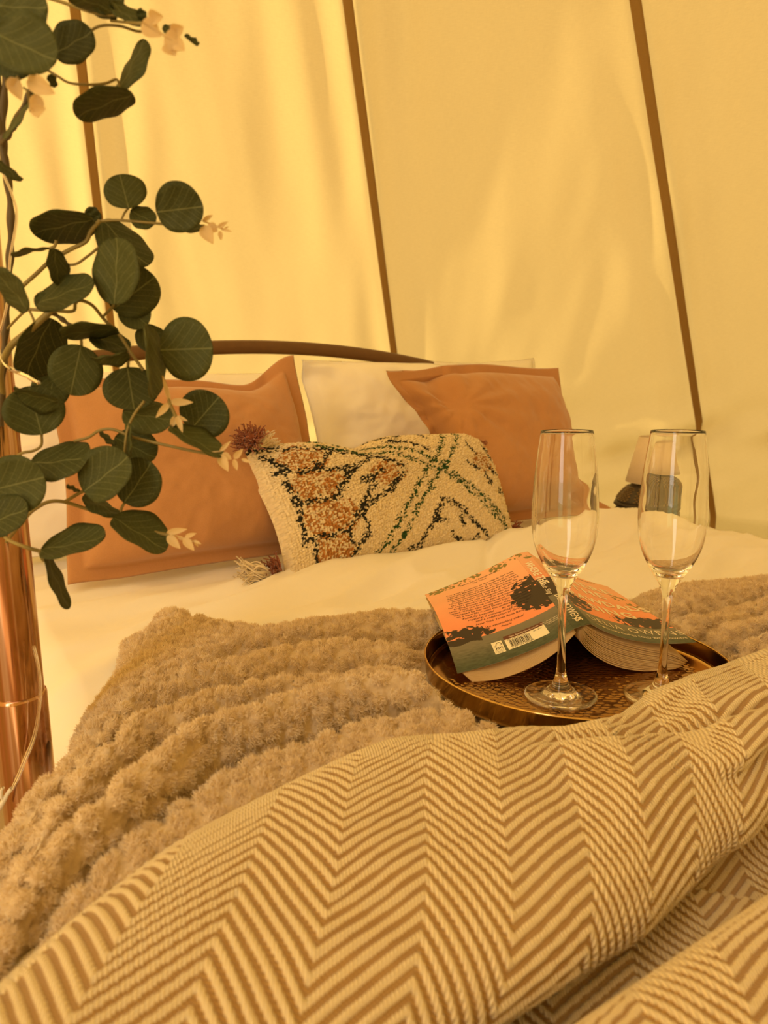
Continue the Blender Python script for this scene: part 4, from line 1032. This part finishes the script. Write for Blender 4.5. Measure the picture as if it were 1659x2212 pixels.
# ------------------------------------------------------------------ bedside table and lamp
LP = np.array((0.6773, 1.86, 0.4502)); TT = LP[2]-.004
bt0 = bed(1.605, 1.165, 0); table = tag(empty('bedside_table', (bt0[0], bt0[1], 0)), 'dark wooden bedside table under the lamp, mostly hidden by the bed', 'table')
R3 = np.stack([EA, EB, EZ], 1)
mb = MB(); mb.box((bt0[0], bt0[1], TT-.0125), (.24, .26, .025), R3); mb.build('table_top', M['table_wood'], table, smooth=False)
for sa in (-1, 1):
    for sb in (-1, 1):
        q = bt0+EA*sa*.098+EB*sb*.108; mb = MB(); mb.box((q[0], q[1], (TT-.0265)/2+.001), (.035, .035, TT-.0275), R3); mb.build('leg', M['table_wood'], table, smooth=False)
lamp = tag(empty('table_lamp', (LP[0], LP[1], TT)), 'small table lamp with pale cone shade and dark carved base', 'lamp')
zt = TT+.038; cs = (LP[0], LP[1], zt)
mb = MB(); mb.lathe([(.001, -.0375), (.078, -.0375), (.078, .002), (.084, .004), (.090, .006), (.090, .012), (.084, .015), (.082, .024), (.087, .027), (.091, .030), (.091, .034), (.080, .037)], cs, 8); mb.build('plinth', M['carved'], lamp, smooth=False)
mb = MB(); mb.lathe([(.080, .037), (.081, .040), (.078, .043), (.074, .049), (.068, .058), (.060, .067), (.050, .075), (.046, .080), (.020, .082), (.001, .082)], cs, 40); mb.build('domed_base', M['carved'], lamp)
for k in range(8):
    an_ = 2*PI*k/8+.2
    mb = MB()
    for j in range(9):
        for t_ in np.linspace(-.22, .22, 4):
            z_ = .042+.0038*j; r_ = np.interp(z_, [.043, .049, .058, .067, .075], [.079, .075, .069, .061, .051])
            c_ = np.array([math.cos(an_+t_+(j % 2)*.07), math.sin(an_+t_+(j % 2)*.07), 0])*r_+np.array([cs[0], cs[1], zt+z_]); mb.box(c_, (.0055, .0055, .0026))
    mb.build('carved_panel', M['carved_bronze'], lamp, smooth=False)
mb = MB(); mb.tube([[cs[0], cs[1], zt+.082], [cs[0], cs[1], zt+.115]], .007, 12); mb.build('lamp_neck', M['carved'], lamp)
zs = zt+.086
mb = MB(); mb.lathe([(.0655, 0), (.0670, .0005), (.0410, .114), (.0395, .1145), (.0655, .0012)], (LP[0]+.006, LP[1], zs), 64); mb.build('lamp_shade', M['shade'], lamp)

# ------------------------------------------------------------------ eucalyptus garland on the pole
garland = tag(empty('eucalyptus_garland', (POLE[0]+.03, POLE[1]-.03, .60)), 'artificial eucalyptus garland with green leaves and pale tips twined round the tent pole', 'garland')
LEAVES = [((-0.2073, 0.44, 1.0555), (-0.1786, 0.44, 1.0542), (-0.045, 0.057, -0.997), 0.0273, 0), ((-0.2046, 0.43, 1.0387), (-0.1731, 0.43, 1.026), (-0.365, -0.219, -0.905), 0.0323, 0), ((-0.2114, 0.445, 1.0367), (-0.1945, 0.445, 1.0236), (-0.55, -0.441, -0.709), 0.0203, 0), ((-0.19, 0.47, 1.0429), (-0.1674, 0.47, 1.0558), (0.493, -0.098, -0.864), 0.0247, 0), ((-0.1523, 0.47, 1.0639), (-0.1809, 0.47, 1.0743), (0.089, -0.965, 0.246), 0.0289, 0), ((-0.1555, 0.475, 1.0655), (-0.1625, 0.475, 1.0831), (0.919, 0.15, 0.365), 0.0196, 0), ((-0.155, 0.47, 1.0701), (-0.139, 0.47, 1.0568), (-0.37, -0.816, -0.445), 0.0198, 0), ((-0.1347, 0.47, 1.0587), (-0.1406, 0.47, 1.0656), (0.487, -0.768, 0.416), 0.0086, 0), ((-0.1114, 0.46, 1.0493), (-0.1047, 0.46, 1.0437), (-0.266, -0.91, -0.319), 0.0083, 0), ((-0.1277, 0.475, 1.0593), (-0.122, 0.475, 1.0554), (-0.51, -0.428, -0.746), 0.0066, 0), ((-0.1858, 0.46, 1.023), (-0.1901, 0.46, 1.0285), (0.673, -0.519, 0.527), 0.0066, 0), ((-0.1606, 0.49, 1.0304), (-0.145, 0.49, 1.0598), (0.601, -0.733, -0.319), 0.0316, 0), ((-0.1456, 0.47, 1.0219), (-0.1792, 0.47, 1.0088), (-0.043, -0.993, 0.109), 0.0343, 0), ((-0.1623, 0.5, 0.9653), (-0.1668, 0.5, 0.9859), (0.942, 0.266, 0.206), 0.0264, 0), ((-0.1405, 0.485, 0.9603), (-0.1114, 0.485, 0.9635), (0.107, 0.212, -0.971), 0.0297, 0), ((-0.1635, 0.507, 0.9653), (-0.1479, 0.507, 0.9576), (-0.405, -0.402, -0.821), 0.0165, 0), ((-0.14, 0.497, 0.9598), (-0.1167, 0.497, 0.9517), (-0.147, -0.895, -0.422), 0.0234, 0), ((-0.1855, 0.5, 0.9586), (-0.2243, 0.5, 0.9483), (-0.093, -0.932, 0.35), 0.0381, 0), ((-0.1874, 0.52, 0.9628), (-0.1978, 0.52, 0.9668), (0.305, -0.527, 0.793), 0.0106, 0), ((-0.1847, 0.515, 0.9607), (-0.1561, 0.515, 0.9334), (-0.384, -0.831, -0.402), 0.0376, 0), ((-0.1705, 0.485, 0.9051), (-0.1667, 0.485, 0.9457), (0.898, -0.432, -0.084), 0.0387, 0), ((-0.1769, 0.5, 0.9033), (-0.1481, 0.5, 0.9236), (0.558, 0.25, -0.791), 0.0343, 0), ((-0.1736, 0.507, 0.9076), (-0.1573, 0.507, 0.8937), (-0.64, -0.164, -0.751), 0.0215, 0), ((-0.2146, 0.5, 0.941), (-0.2388, 0.5, 0.9364), (0.019, -0.995, -0.1), 0.0234, 0), ((-0.2076, 0.49, 0.9395), (-0.2061, 0.49, 0.9169), (-0.247, -0.969, -0.016), 0.0215, 0), ((-0.217, 0.48, 0.9053), (-0.182, 0.48, 0.9203), (0.26, -0.75, -0.607), 0.0362, 0), ((-0.2102, 0.486, 0.9012), (-0.2179, 0.486, 0.9125), (0.787, 0.306, 0.536), 0.0147, 0), ((-0.2093, 0.45, 0.8994), (-0.226, 0.45, 0.9216), (0.605, -0.653, 0.455), 0.0264, 0), ((-0.2343, 0.48, 0.9891), (-0.2197, 0.48, 0.9784), (-0.142, -0.971, -0.194), 0.0172, 0), ((-0.2305, 0.485, 1.0021), (-0.2117, 0.485, 1.0288), (0.473, -0.816, -0.333), 0.031, 0), ((-0.2216, 0.51, 0.898), (-0.2432, 0.51, 0.86), (-0.336, -0.922, 0.191), 0.0415, 0), ((-0.2315, 0.53, 0.8638), (-0.2384, 0.53, 0.838), (-0.891, -0.386, 0.238), 0.0255, 0), ((-0.1996, 0.5, 0.8803), (-0.2093, 0.5, 0.848), (-0.893, -0.362, 0.268), 0.0344, 0), ((-0.1706, 0.488, 0.8902), (-0.2065, 0.488, 0.8858), (-0.029, -0.971, 0.238), 0.0344, 0), ((-0.1939, 0.505, 0.8876), (-0.1694, 0.505, 0.878), (-0.173, -0.88, -0.442), 0.025, 0), ((-0.1638, 0.486, 0.8748), (-0.1874, 0.486, 0.8698), (-0.054, -0.965, 0.256), 0.0229, 0), ((-0.1701, 0.5, 0.8662), (-0.1673, 0.5, 0.8382), (-0.942, -0.321, -0.094), 0.0364, 0), ((-0.1498, 0.483, 0.8931), (-0.1477, 0.483, 0.8464), (0.029, -1.0, 0.001), 0.0444, 0), ((-0.1645, 0.515, 0.8931), (-0.1503, 0.515, 0.8757), (-0.621, -0.597, -0.507), 0.0213, 0), ((-0.1461, 0.495, 0.8772), (-0.1116, 0.495, 0.8784), (0.035, 0.025, -0.999), 0.0414, 0), ((-0.1777, 0.508, 0.8368), (-0.1433, 0.508, 0.8305), (-0.109, -0.794, -0.598), 0.0332, 0), ((-0.131, 0.503, 0.8246), (-0.1105, 0.503, 0.847), (0.731, 0.13, -0.669), 0.0344, 0), ((-0.1398, 0.485, 0.8284), (-0.1055, 0.485, 0.8111), (-0.077, -0.985, -0.152), 0.0365, 0), ((-0.2286, 0.495, 0.822), (-0.2342, 0.495, 0.854), (0.891, 0.427, 0.156), 0.0387, 0), ((-0.2112, 0.485, 0.8442), (-0.2395, 0.485, 0.8496), (0.115, -0.789, 0.603), 0.0274, 0), ((-0.1872, 0.515, 0.8181), (-0.1597, 0.515, 0.8042), (-0.319, -0.706, -0.632), 0.0293, 0), ((-0.1684, 0.487, 0.8084), (-0.166, 0.487, 0.83), (0.512, -0.857, -0.057), 0.0206, 0), ((-0.2306, 0.48, 0.805), (-0.1911, 0.48, 0.8081), (0.045, -0.814, -0.58), 0.0376, 0), ((-0.2484, 0.46, 0.7901), (-0.2126, 0.46, 0.7989), (0.239, -0.04, -0.97), 0.0373, 0), ((-0.2503, 0.453, 0.7701), (-0.2215, 0.453, 0.7802), (0.266, -0.596, -0.758), 0.029, 0), ((-0.1954, 0.475, 0.7869), (-0.1657, 0.475, 0.8102), (0.576, -0.358, -0.735), 0.0359, 0), ((-0.175, 0.49, 0.7767), (-0.1546, 0.49, 0.8043), (0.796, -0.142, -0.588), 0.0326, 0), ((-0.2043, 0.497, 0.7811), (-0.1816, 0.497, 0.7669), (-0.036, -0.998, -0.058), 0.0254, 0), ((-0.1811, 0.485, 0.7678), (-0.146, 0.485, 0.7471), (-0.151, -0.955, -0.256), 0.0387, 0), ((-0.1814, 0.5, 0.8149), (-0.1924, 0.5, 0.8231), (0.356, -0.803, 0.478), 0.013, 0), ((-0.2043, 0.49, 0.7843), (-0.213, 0.49, 0.788), (0.231, -0.808, 0.542), 0.009, 0), ((-0.2216, 0.465, 0.7509), (-0.1799, 0.465, 0.7596), (0.068, -0.943, -0.327), 0.0405, 0), ((-0.2189, 0.465, 0.7478), (-0.2061, 0.465, 0.7111), (0.232, -0.969, 0.081), 0.0369, 0)]
def leaf_obj(B_, T_, S_, W_, dark, seed):
    B_, T_, S_ = map(np.array, (B_, T_, S_)); L_ = np.linalg.norm(T_-B_); d_ = (T_-B_)/L_; n_ = np.cross(S_, d_)
    if n_@(np.array([0, 0, ZC])-B_) < 0: n_ = -n_
    rg = np.random.default_rng(seed)
    nv_, nu_ = 21, 9
    v = .5-.5*np.cos(np.linspace(0, PI, nv_)); u = np.linspace(-1, 1, nu_); U_, V_ = np.meshgrid(u, v, indexing='ij')
    e_ = .5+.06*rg.normal(); sh = np.maximum(1-np.abs(2*V_-1)**(2.0+.25*rg.random()), 0)**.5
    asym = 1+.06*rg.normal()*U_
    hw = W_/2*sh*asym
    cup = rg.uniform(-.10, .16)*W_*(U_*sh)**2; fold = -.03*W_*(1-np.abs(U_))*sh
    curl = rg.uniform(-.10, .08)*L_*(V_-.1)**2
    P = B_+d_*(V_*L_)[..., None]+S_*(U_*hw)[..., None]+n_*(cup+fold+curl+.0006*np.sin(V_*14+U_*5))[..., None]
    top_ = P+n_*.00016; bot = P-n_*.00016
    N_ = nv_*nu_; Vv = np.concatenate([top_.reshape(-1, 3), bot.reshape(-1, 3)])
    idx = np.arange(N_).reshape(nu_, nv_); rim = []
    for e2 in (idx[0, :], idx[-1, ::-1]): rim.append(np.stack([e2[:-1], e2[1:], e2[1:]+N_, e2[:-1]+N_], -1))
    F_ = np.concatenate([grid_faces(nu_, nv_), grid_faces(nu_, nv_, off=N_)[:, ::-1]]+rim)
    uv = np.stack([U_*np.maximum(sh, .15), V_], -1).reshape(-1, 2)
    return part('leaf', Vv, F_, M['leaf'], garland, uv=np.concatenate([uv, uv]))
for i, q in enumerate(LEAVES): leaf_obj(*q, i)
STEMS = [([(-0.2398, 0.528, 1.1115), (-0.2421, 0.528, 1.0798), (-0.2452, 0.528, 1.0555), (-0.2501, 0.528, 1.0279), (-0.2518, 0.528, 1.0053), (-0.2508, 0.528, 0.9852), (-0.2513, 0.528, 0.9618), (-0.2564, 0.528, 0.926), (-0.2627, 0.528, 0.889), (-0.2689, 0.528, 0.851), (-0.2729, 0.528, 0.825)], 0.0024, 'twig'), ([(-0.234, 0.527, 1.1111), (-0.2454, 0.527, 1.0741), (-0.2518, 0.527, 1.0414), (-0.2523, 0.527, 1.0135), (-0.2504, 0.527, 0.9965)], 0.0022, 'twig'), ([(-0.2132, 0.49, 1.0312), (-0.2206, 0.49, 1.0191), (-0.2335, 0.505, 1.014), (-0.2514, 0.527, 1.0102)], 0.0017, 'twig'), ([(-0.2427, 0.528, 1.0825), (-0.2292, 0.49, 1.0608), (-0.2105, 0.446, 1.0404), (-0.2001, 0.432, 1.034)], 0.0012, 'stem'), ([(-0.2419, 0.528, 1.0905), (-0.2125, 0.49, 1.0623), (-0.1933, 0.468, 1.0441), (-0.1863, 0.462, 1.0399)], 0.0011, 'stem'), ([(-0.24, 0.528, 1.1037), (-0.1984, 0.5, 1.0838), (-0.1702, 0.482, 1.0698), (-0.1535, 0.472, 1.0643)], 0.0011, 'stem'), ([(-0.2401, 0.528, 1.1141), (-0.2284, 0.49, 1.0844), (-0.2077, 0.442, 1.0568)], 0.0012, 'stem'), ([(-0.2444, 0.528, 1.0664), (-0.2182, 0.48, 1.0386), (-0.1944, 0.432, 1.0168)], 0.001, 'stem'), ([(-0.2447, 0.528, 1.0691), (-0.2206, 0.505, 1.0513), (-0.202, 0.487, 1.0411)], 0.001, 'stem'), ([(-0.159, 0.48, 1.0644), (-0.138, 0.455, 1.0531), (-0.1257, 0.432, 1.0439)], 0.0008, 'stem'), ([(-0.2021, 0.455, 1.0204), (-0.1936, 0.44, 1.0131), (-0.1886, 0.43, 1.0008)], 0.0007, 'stem'), ([(-0.2012, 0.485, 1.0404), (-0.1946, 0.485, 1.0366), (-0.188, 0.485, 1.0331), (-0.177, 0.485, 1.0321), (-0.1665, 0.485, 1.0328), (-0.1597, 0.485, 1.0349), (-0.1583, 0.485, 1.0303)], 0.0008, 'stem'), ([(-0.176, 0.48, 1.0547), (-0.1702, 0.48, 1.0598), (-0.1632, 0.48, 1.062), (-0.1533, 0.48, 1.0615), (-0.1432, 0.48, 1.0588), (-0.1336, 0.48, 1.0603)], 0.0008, 'stem'), ([(-0.1842, 0.505, 0.9584), (-0.1713, 0.505, 0.959), (-0.1491, 0.505, 0.9573), (-0.1342, 0.505, 0.9562), (-0.1157, 0.505, 0.9556)], 0.0009, 'stem'), ([(-0.1643, 0.505, 0.9663), (-0.1672, 0.505, 0.9629), (-0.1692, 0.505, 0.959)], 0.0007, 'stem'), ([(-0.2599, 0.528, 0.9076), (-0.238, 0.505, 0.9171), (-0.2265, 0.505, 0.9264), (-0.2168, 0.505, 0.9342), (-0.2042, 0.505, 0.9408), (-0.1932, 0.505, 0.9459), (-0.1894, 0.505, 0.9522), (-0.1829, 0.505, 0.959)], 0.0014, 'stem'), ([(-0.21, 0.51, 0.9322), (-0.2024, 0.51, 0.9328), (-0.1944, 0.51, 0.9377), (-0.1866, 0.51, 0.9432)], 0.0009, 'stem'), ([(-0.21, 0.5, 0.946), (-0.2115, 0.5, 0.9424), (-0.2152, 0.5, 0.9407)], 0.001, 'stem'), ([(-0.2324, 0.5, 0.9033), (-0.2168, 0.5, 0.9024), (-0.2032, 0.5, 0.9021), (-0.201, 0.5, 0.9071), (-0.1973, 0.5, 0.9088), (-0.19, 0.5, 0.9056), (-0.1831, 0.5, 0.8969), (-0.1746, 0.5, 0.888), (-0.1664, 0.5, 0.8746), (-0.1595, 0.5, 0.8641)], 0.0011, 'stem'), ([(-0.2196, 0.505, 0.9024), (-0.2125, 0.505, 0.8971), (-0.2038, 0.505, 0.8906), (-0.1933, 0.505, 0.8876)], 0.0015, 'twig'), ([(-0.175, 0.498, 0.9061), (-0.179, 0.498, 0.902), (-0.1831, 0.498, 0.8985)], 0.0009, 'stem'), ([(-0.2686, 0.528, 0.8478), (-0.2616, 0.515, 0.864), (-0.2464, 0.5, 0.8791), (-0.2332, 0.5, 0.8895), (-0.2168, 0.5, 0.9027)], 0.0022, 'stem'), ([(-0.2615, 0.528, 0.8915), (-0.2374, 0.505, 0.9019), (-0.2311, 0.505, 0.9036)], 0.0009, 'stem'), ([(-0.2318, 0.5, 0.9033), (-0.2294, 0.5, 0.8969), (-0.2291, 0.5, 0.8939)], 0.0008, 'stem'), ([(-0.2002, 0.503, 0.8875), (-0.2005, 0.503, 0.8798)], 0.001, 'stem'), ([(-0.1696, 0.503, 0.8738), (-0.1708, 0.503, 0.8656)], 0.001, 'stem'), ([(-0.2309, 0.5, 0.8218), (-0.2319, 0.5, 0.8143), (-0.2376, 0.5, 0.8105), (-0.2462, 0.5, 0.8086), (-0.2725, 0.528, 0.7968)], 0.001, 'stem'), ([(-0.2769, 0.528, 0.7404), (-0.2488, 0.505, 0.764), (-0.2365, 0.494, 0.7721), (-0.2276, 0.494, 0.7765), (-0.2173, 0.494, 0.7765), (-0.2013, 0.494, 0.7714), (-0.1798, 0.494, 0.7643), (-0.1582, 0.494, 0.7559), (-0.1476, 0.494, 0.7533)], 0.0013, 'stem'), ([(-0.2149, 0.49, 0.7773), (-0.2051, 0.49, 0.783), (-0.2012, 0.49, 0.7846)], 0.0012, 'stem'), ([(-0.1791, 0.494, 0.765), (-0.1787, 0.494, 0.7714), (-0.1762, 0.494, 0.7759)], 0.001, 'stem'), ([(-0.2069, 0.494, 0.8177), (-0.1974, 0.494, 0.8202), (-0.1894, 0.494, 0.8248), (-0.1801, 0.494, 0.8255), (-0.1666, 0.494, 0.8202), (-0.1453, 0.494, 0.815), (-0.1269, 0.494, 0.8109), (-0.1091, 0.494, 0.8081)], 0.001, 'stem'), ([(-0.2796, 0.528, 0.7474), (-0.2608, 0.5, 0.7486), (-0.2384, 0.475, 0.7503), (-0.228, 0.475, 0.7471), (-0.2258, 0.475, 0.7477)], 0.0013, 'stem'), ([(-0.2265, 0.472, 0.7479), (-0.2244, 0.472, 0.7416), (-0.2217, 0.472, 0.7447)], 0.0012, 'stem'), ([(-0.1563, 0.488, 0.8447), (-0.1635, 0.488, 0.836), (-0.1689, 0.488, 0.8248), (-0.1722, 0.488, 0.807)], 0.0009, 'stem'), ([(-0.1436, 0.487, 0.861), (-0.1411, 0.487, 0.8525), (-0.1395, 0.487, 0.8435), (-0.1361, 0.487, 0.8345)], 0.0011, 'stem')]
zz = np.linspace(ZC+.42, 2.75, 90)                         # the vine climbs on above the picture
STEMS.append(([tuple(p_q) for p_q in np.stack([POLE[0]+.0212*np.cos(zz*14), POLE[1]+.0212*np.sin(zz*14), zz], -1)[::3]], .0022, 'twig'))
for P, r, m_ in STEMS:
    mb = MB(); q = spline(np.array(P), 10*len(P)); mb.tube(q, r*(1+.25*np.sin(np.arange(len(q))*.7)*(m_ == 'twig')), 8); mb.build('stem', M[m_], garland)
SPRIGS = [[((-0.1133, 0.49, 0.9561), (-0.1068, 0.49, 0.9596), 0.0027), ((-0.1135, 0.49, 0.9525), (-0.1062, 0.484, 0.9417), 0.0083), ((-0.1099, 0.49, 0.9536), (-0.1043, 0.49, 0.9498), 0.0065), ((-0.1039, 0.49, 0.9522), (-0.0965, 0.484, 0.9545), 0.0027), ((-0.1029, 0.49, 0.95), (-0.1022, 0.49, 0.9445), 0.003), ((-0.1019, 0.49, 0.9511), (-0.0942, 0.484, 0.9488), 0.0018), ((-0.1002, 0.49, 0.9511), (-0.0972, 0.49, 0.9528), 0.0012)], [((-0.1394, 0.487, 0.8441), (-0.1244, 0.487, 0.8438), 0.005), ((-0.1398, 0.487, 0.8435), (-0.1473, 0.481, 0.8344), 0.0044), ((-0.136, 0.487, 0.8352), (-0.1398, 0.487, 0.827), 0.0044), ((-0.1354, 0.487, 0.8348), (-0.1307, 0.481, 0.8248), 0.0038), ((-0.1357, 0.487, 0.8348), (-0.1286, 0.487, 0.8318), 0.0027), ((-0.1394, 0.487, 0.8441), (-0.1415, 0.481, 0.8609), 0.003)], [((-0.1079, 0.485, 0.812), (-0.1006, 0.485, 0.8187), 0.0029), ((-0.1083, 0.485, 0.8096), (-0.1017, 0.479, 0.7997), 0.0065), ((-0.1064, 0.485, 0.8105), (-0.1005, 0.485, 0.8068), 0.0047), ((-0.0986, 0.485, 0.8074), (-0.0917, 0.479, 0.8142), 0.0041), ((-0.0989, 0.485, 0.8068), (-0.0971, 0.485, 0.7994), 0.0035), ((-0.0938, 0.485, 0.8068), (-0.0864, 0.479, 0.8055), 0.0024), ((-0.1161, 0.485, 0.8111), (-0.1071, 0.485, 0.8089), 0.0015)], [((-0.1461, 0.485, 0.757), (-0.1322, 0.485, 0.7596), 0.0044), ((-0.1456, 0.485, 0.7548), (-0.1359, 0.479, 0.7477), 0.0062), ((-0.1388, 0.485, 0.7542), (-0.1333, 0.485, 0.7522), 0.0024), ((-0.1348, 0.485, 0.7532), (-0.1267, 0.479, 0.7464), 0.0056), ((-0.1338, 0.485, 0.7542), (-0.1262, 0.485, 0.7567), 0.0032), ((-0.128, 0.485, 0.7516), (-0.1219, 0.479, 0.7508), 0.0021), ((-0.1277, 0.485, 0.751), (-0.1254, 0.485, 0.7474), 0.0018)], [((-0.1261, 0.43, 1.0435), (-0.1168, 0.43, 1.037), 0.0094), ((-0.1225, 0.43, 1.0457), (-0.1137, 0.424, 1.0437), 0.0068), ((-0.1149, 0.43, 1.0365), (-0.1064, 0.43, 1.0326), 0.0099), ((-0.1109, 0.43, 1.0387), (-0.1034, 0.424, 1.0389), 0.0068), ((-0.1131, 0.43, 1.0339), (-0.11, 0.43, 1.0277), 0.0094), ((-0.1092, 0.43, 1.0339), (-0.1035, 0.424, 1.0281), 0.0068)], [((-0.1979, 0.43, 1.0171), (-0.193, 0.43, 1.0063), 0.0078), ((-0.1886, 0.43, 1.0162), (-0.1726, 0.424, 1.0075), 0.0094), ((-0.1849, 0.43, 1.009), (-0.185, 0.43, 0.9977), 0.0073), ((-0.1886, 0.43, 1.0008), (-0.1781, 0.424, 1.0004), 0.0063), ((-0.1935, 0.43, 1.0162), (-0.198, 0.43, 1.0108), 0.0052)]]
for L_ in SPRIGS:
    for B_, T_, w_ in L_:
        mb = MB()
        B_, T_ = np.array(B_), np.array(T_); d_ = T_-B_; ln = np.linalg.norm(d_); d_ /= ln
        vv_ = np.array([0, 0, ZC])-B_; s_ = np.cross(d_, vv_); s_ /= np.linalg.norm(s_); n_ = np.cross(s_, d_)
        V_, U_ = np.meshgrid(np.linspace(0, 1, 9), np.linspace(-1, 1, 5), indexing='ij')
        sh = np.sin(PI*np.clip(V_, .02, .985)**.75)**.8
        P = B_+d_*(V_*ln)[..., None]+s_*(U_*w_/2*sh)[..., None]+n_*((np.abs(U_)*w_*.22*sh))[..., None]
        Q = P-n_*.0003
        mb.add(np.concatenate([P.reshape(-1, 3), Q.reshape(-1, 3)]), np.concatenate([grid_faces(9, 5), grid_faces(9, 5, off=45)[:, ::-1]]))
        mb.build('pale_leaflet', M['pale_leaf'], garland)
    mb = MB(); mb.tube([np.array(L_[0][0]), np.array(L_[-1][0])], .0006, 6); mb.build('sprig_stem', M['pale_leaf'], garland)

# ------------------------------------------------------------------ fairy lights
lights = tag(empty('fairy_lights', (POLE[0]+.02, POLE[1]-.03, .60)), 'clear fairy light cable with small bulbs wound round the tent pole', 'lights')
CAB = [[(-0.2701, 0.537, 0.6559), (-0.2661, 0.533, 0.6443), (-0.2646, 0.531, 0.6282), (-0.2662, 0.529, 0.6081), (-0.2713, 0.527, 0.5859), (-0.2798, 0.526, 0.5668), (-0.2857, 0.525, 0.5536), (-0.2914, 0.524, 0.5419)], [(-0.2676, 0.535, 0.6567), (-0.2638, 0.531, 0.6444), (-0.2622, 0.529, 0.6279), (-0.2642, 0.527, 0.6083), (-0.2689, 0.525, 0.5862), (-0.2774, 0.524, 0.5672), (-0.2833, 0.523, 0.554), (-0.2893, 0.522, 0.5427)]]
for P in CAB:
    mb = MB(); mb.tube(spline(np.array(P), 50), .0007, 8); mb.build('cable', M['clear'], lights)
mb = MB(); mb.tube(spline(np.array([(-0.2904, 0.523, 0.5437), (-0.2944, 0.522, 0.5383), (-0.2978, 0.521, 0.5322), (-0.3044, 0.52, 0.5228)]), 12), [.0016]*4+[.0019]*3+[.0022]*5, 10); mb.tube(spline(np.array([(-0.2961, 0.521, 0.5346), (-0.2974, 0.52, 0.538), (-0.2968, 0.52, 0.5436), (-0.2951, 0.52, 0.5463)]), 10), .0012, 8); mb.build('plug', M['white_plastic'], lights)
mb = MB(); mb.tube([(-0.2484, 0.5, 0.8653), (-0.2326, 0.493, 0.8606), (-0.2318, 0.4925, 0.8603), (-0.2239, 0.489, 0.8566)], [.0016, .0016, .0022, .0022], 12); mb.build('bulb', M['clear'], lights)
mb = MB(); mb.tube([(-0.2294, 0.491, 0.8592), (-0.225, 0.4895, 0.8571)], .0009, 8); mb.build('bulb_core', M['white_plastic'], lights)
mb = MB(); mb.tube(spline(np.array([(-0.2484, 0.5, 0.8653), (-0.2547, 0.505, 0.8701), (-0.2594, 0.51, 0.8823), (-0.2548, 0.512, 0.8975), (-0.2502, 0.512, 0.9124), (-0.2471, 0.513, 0.9361), (-0.2397, 0.512, 0.9619), (-0.2418, 0.513, 0.9763), (-0.2476, 0.515, 0.9908), (-0.2531, 0.52, 1.0116)]), 50), .0008, 8); mb.build('cable', M['clear'], lights)
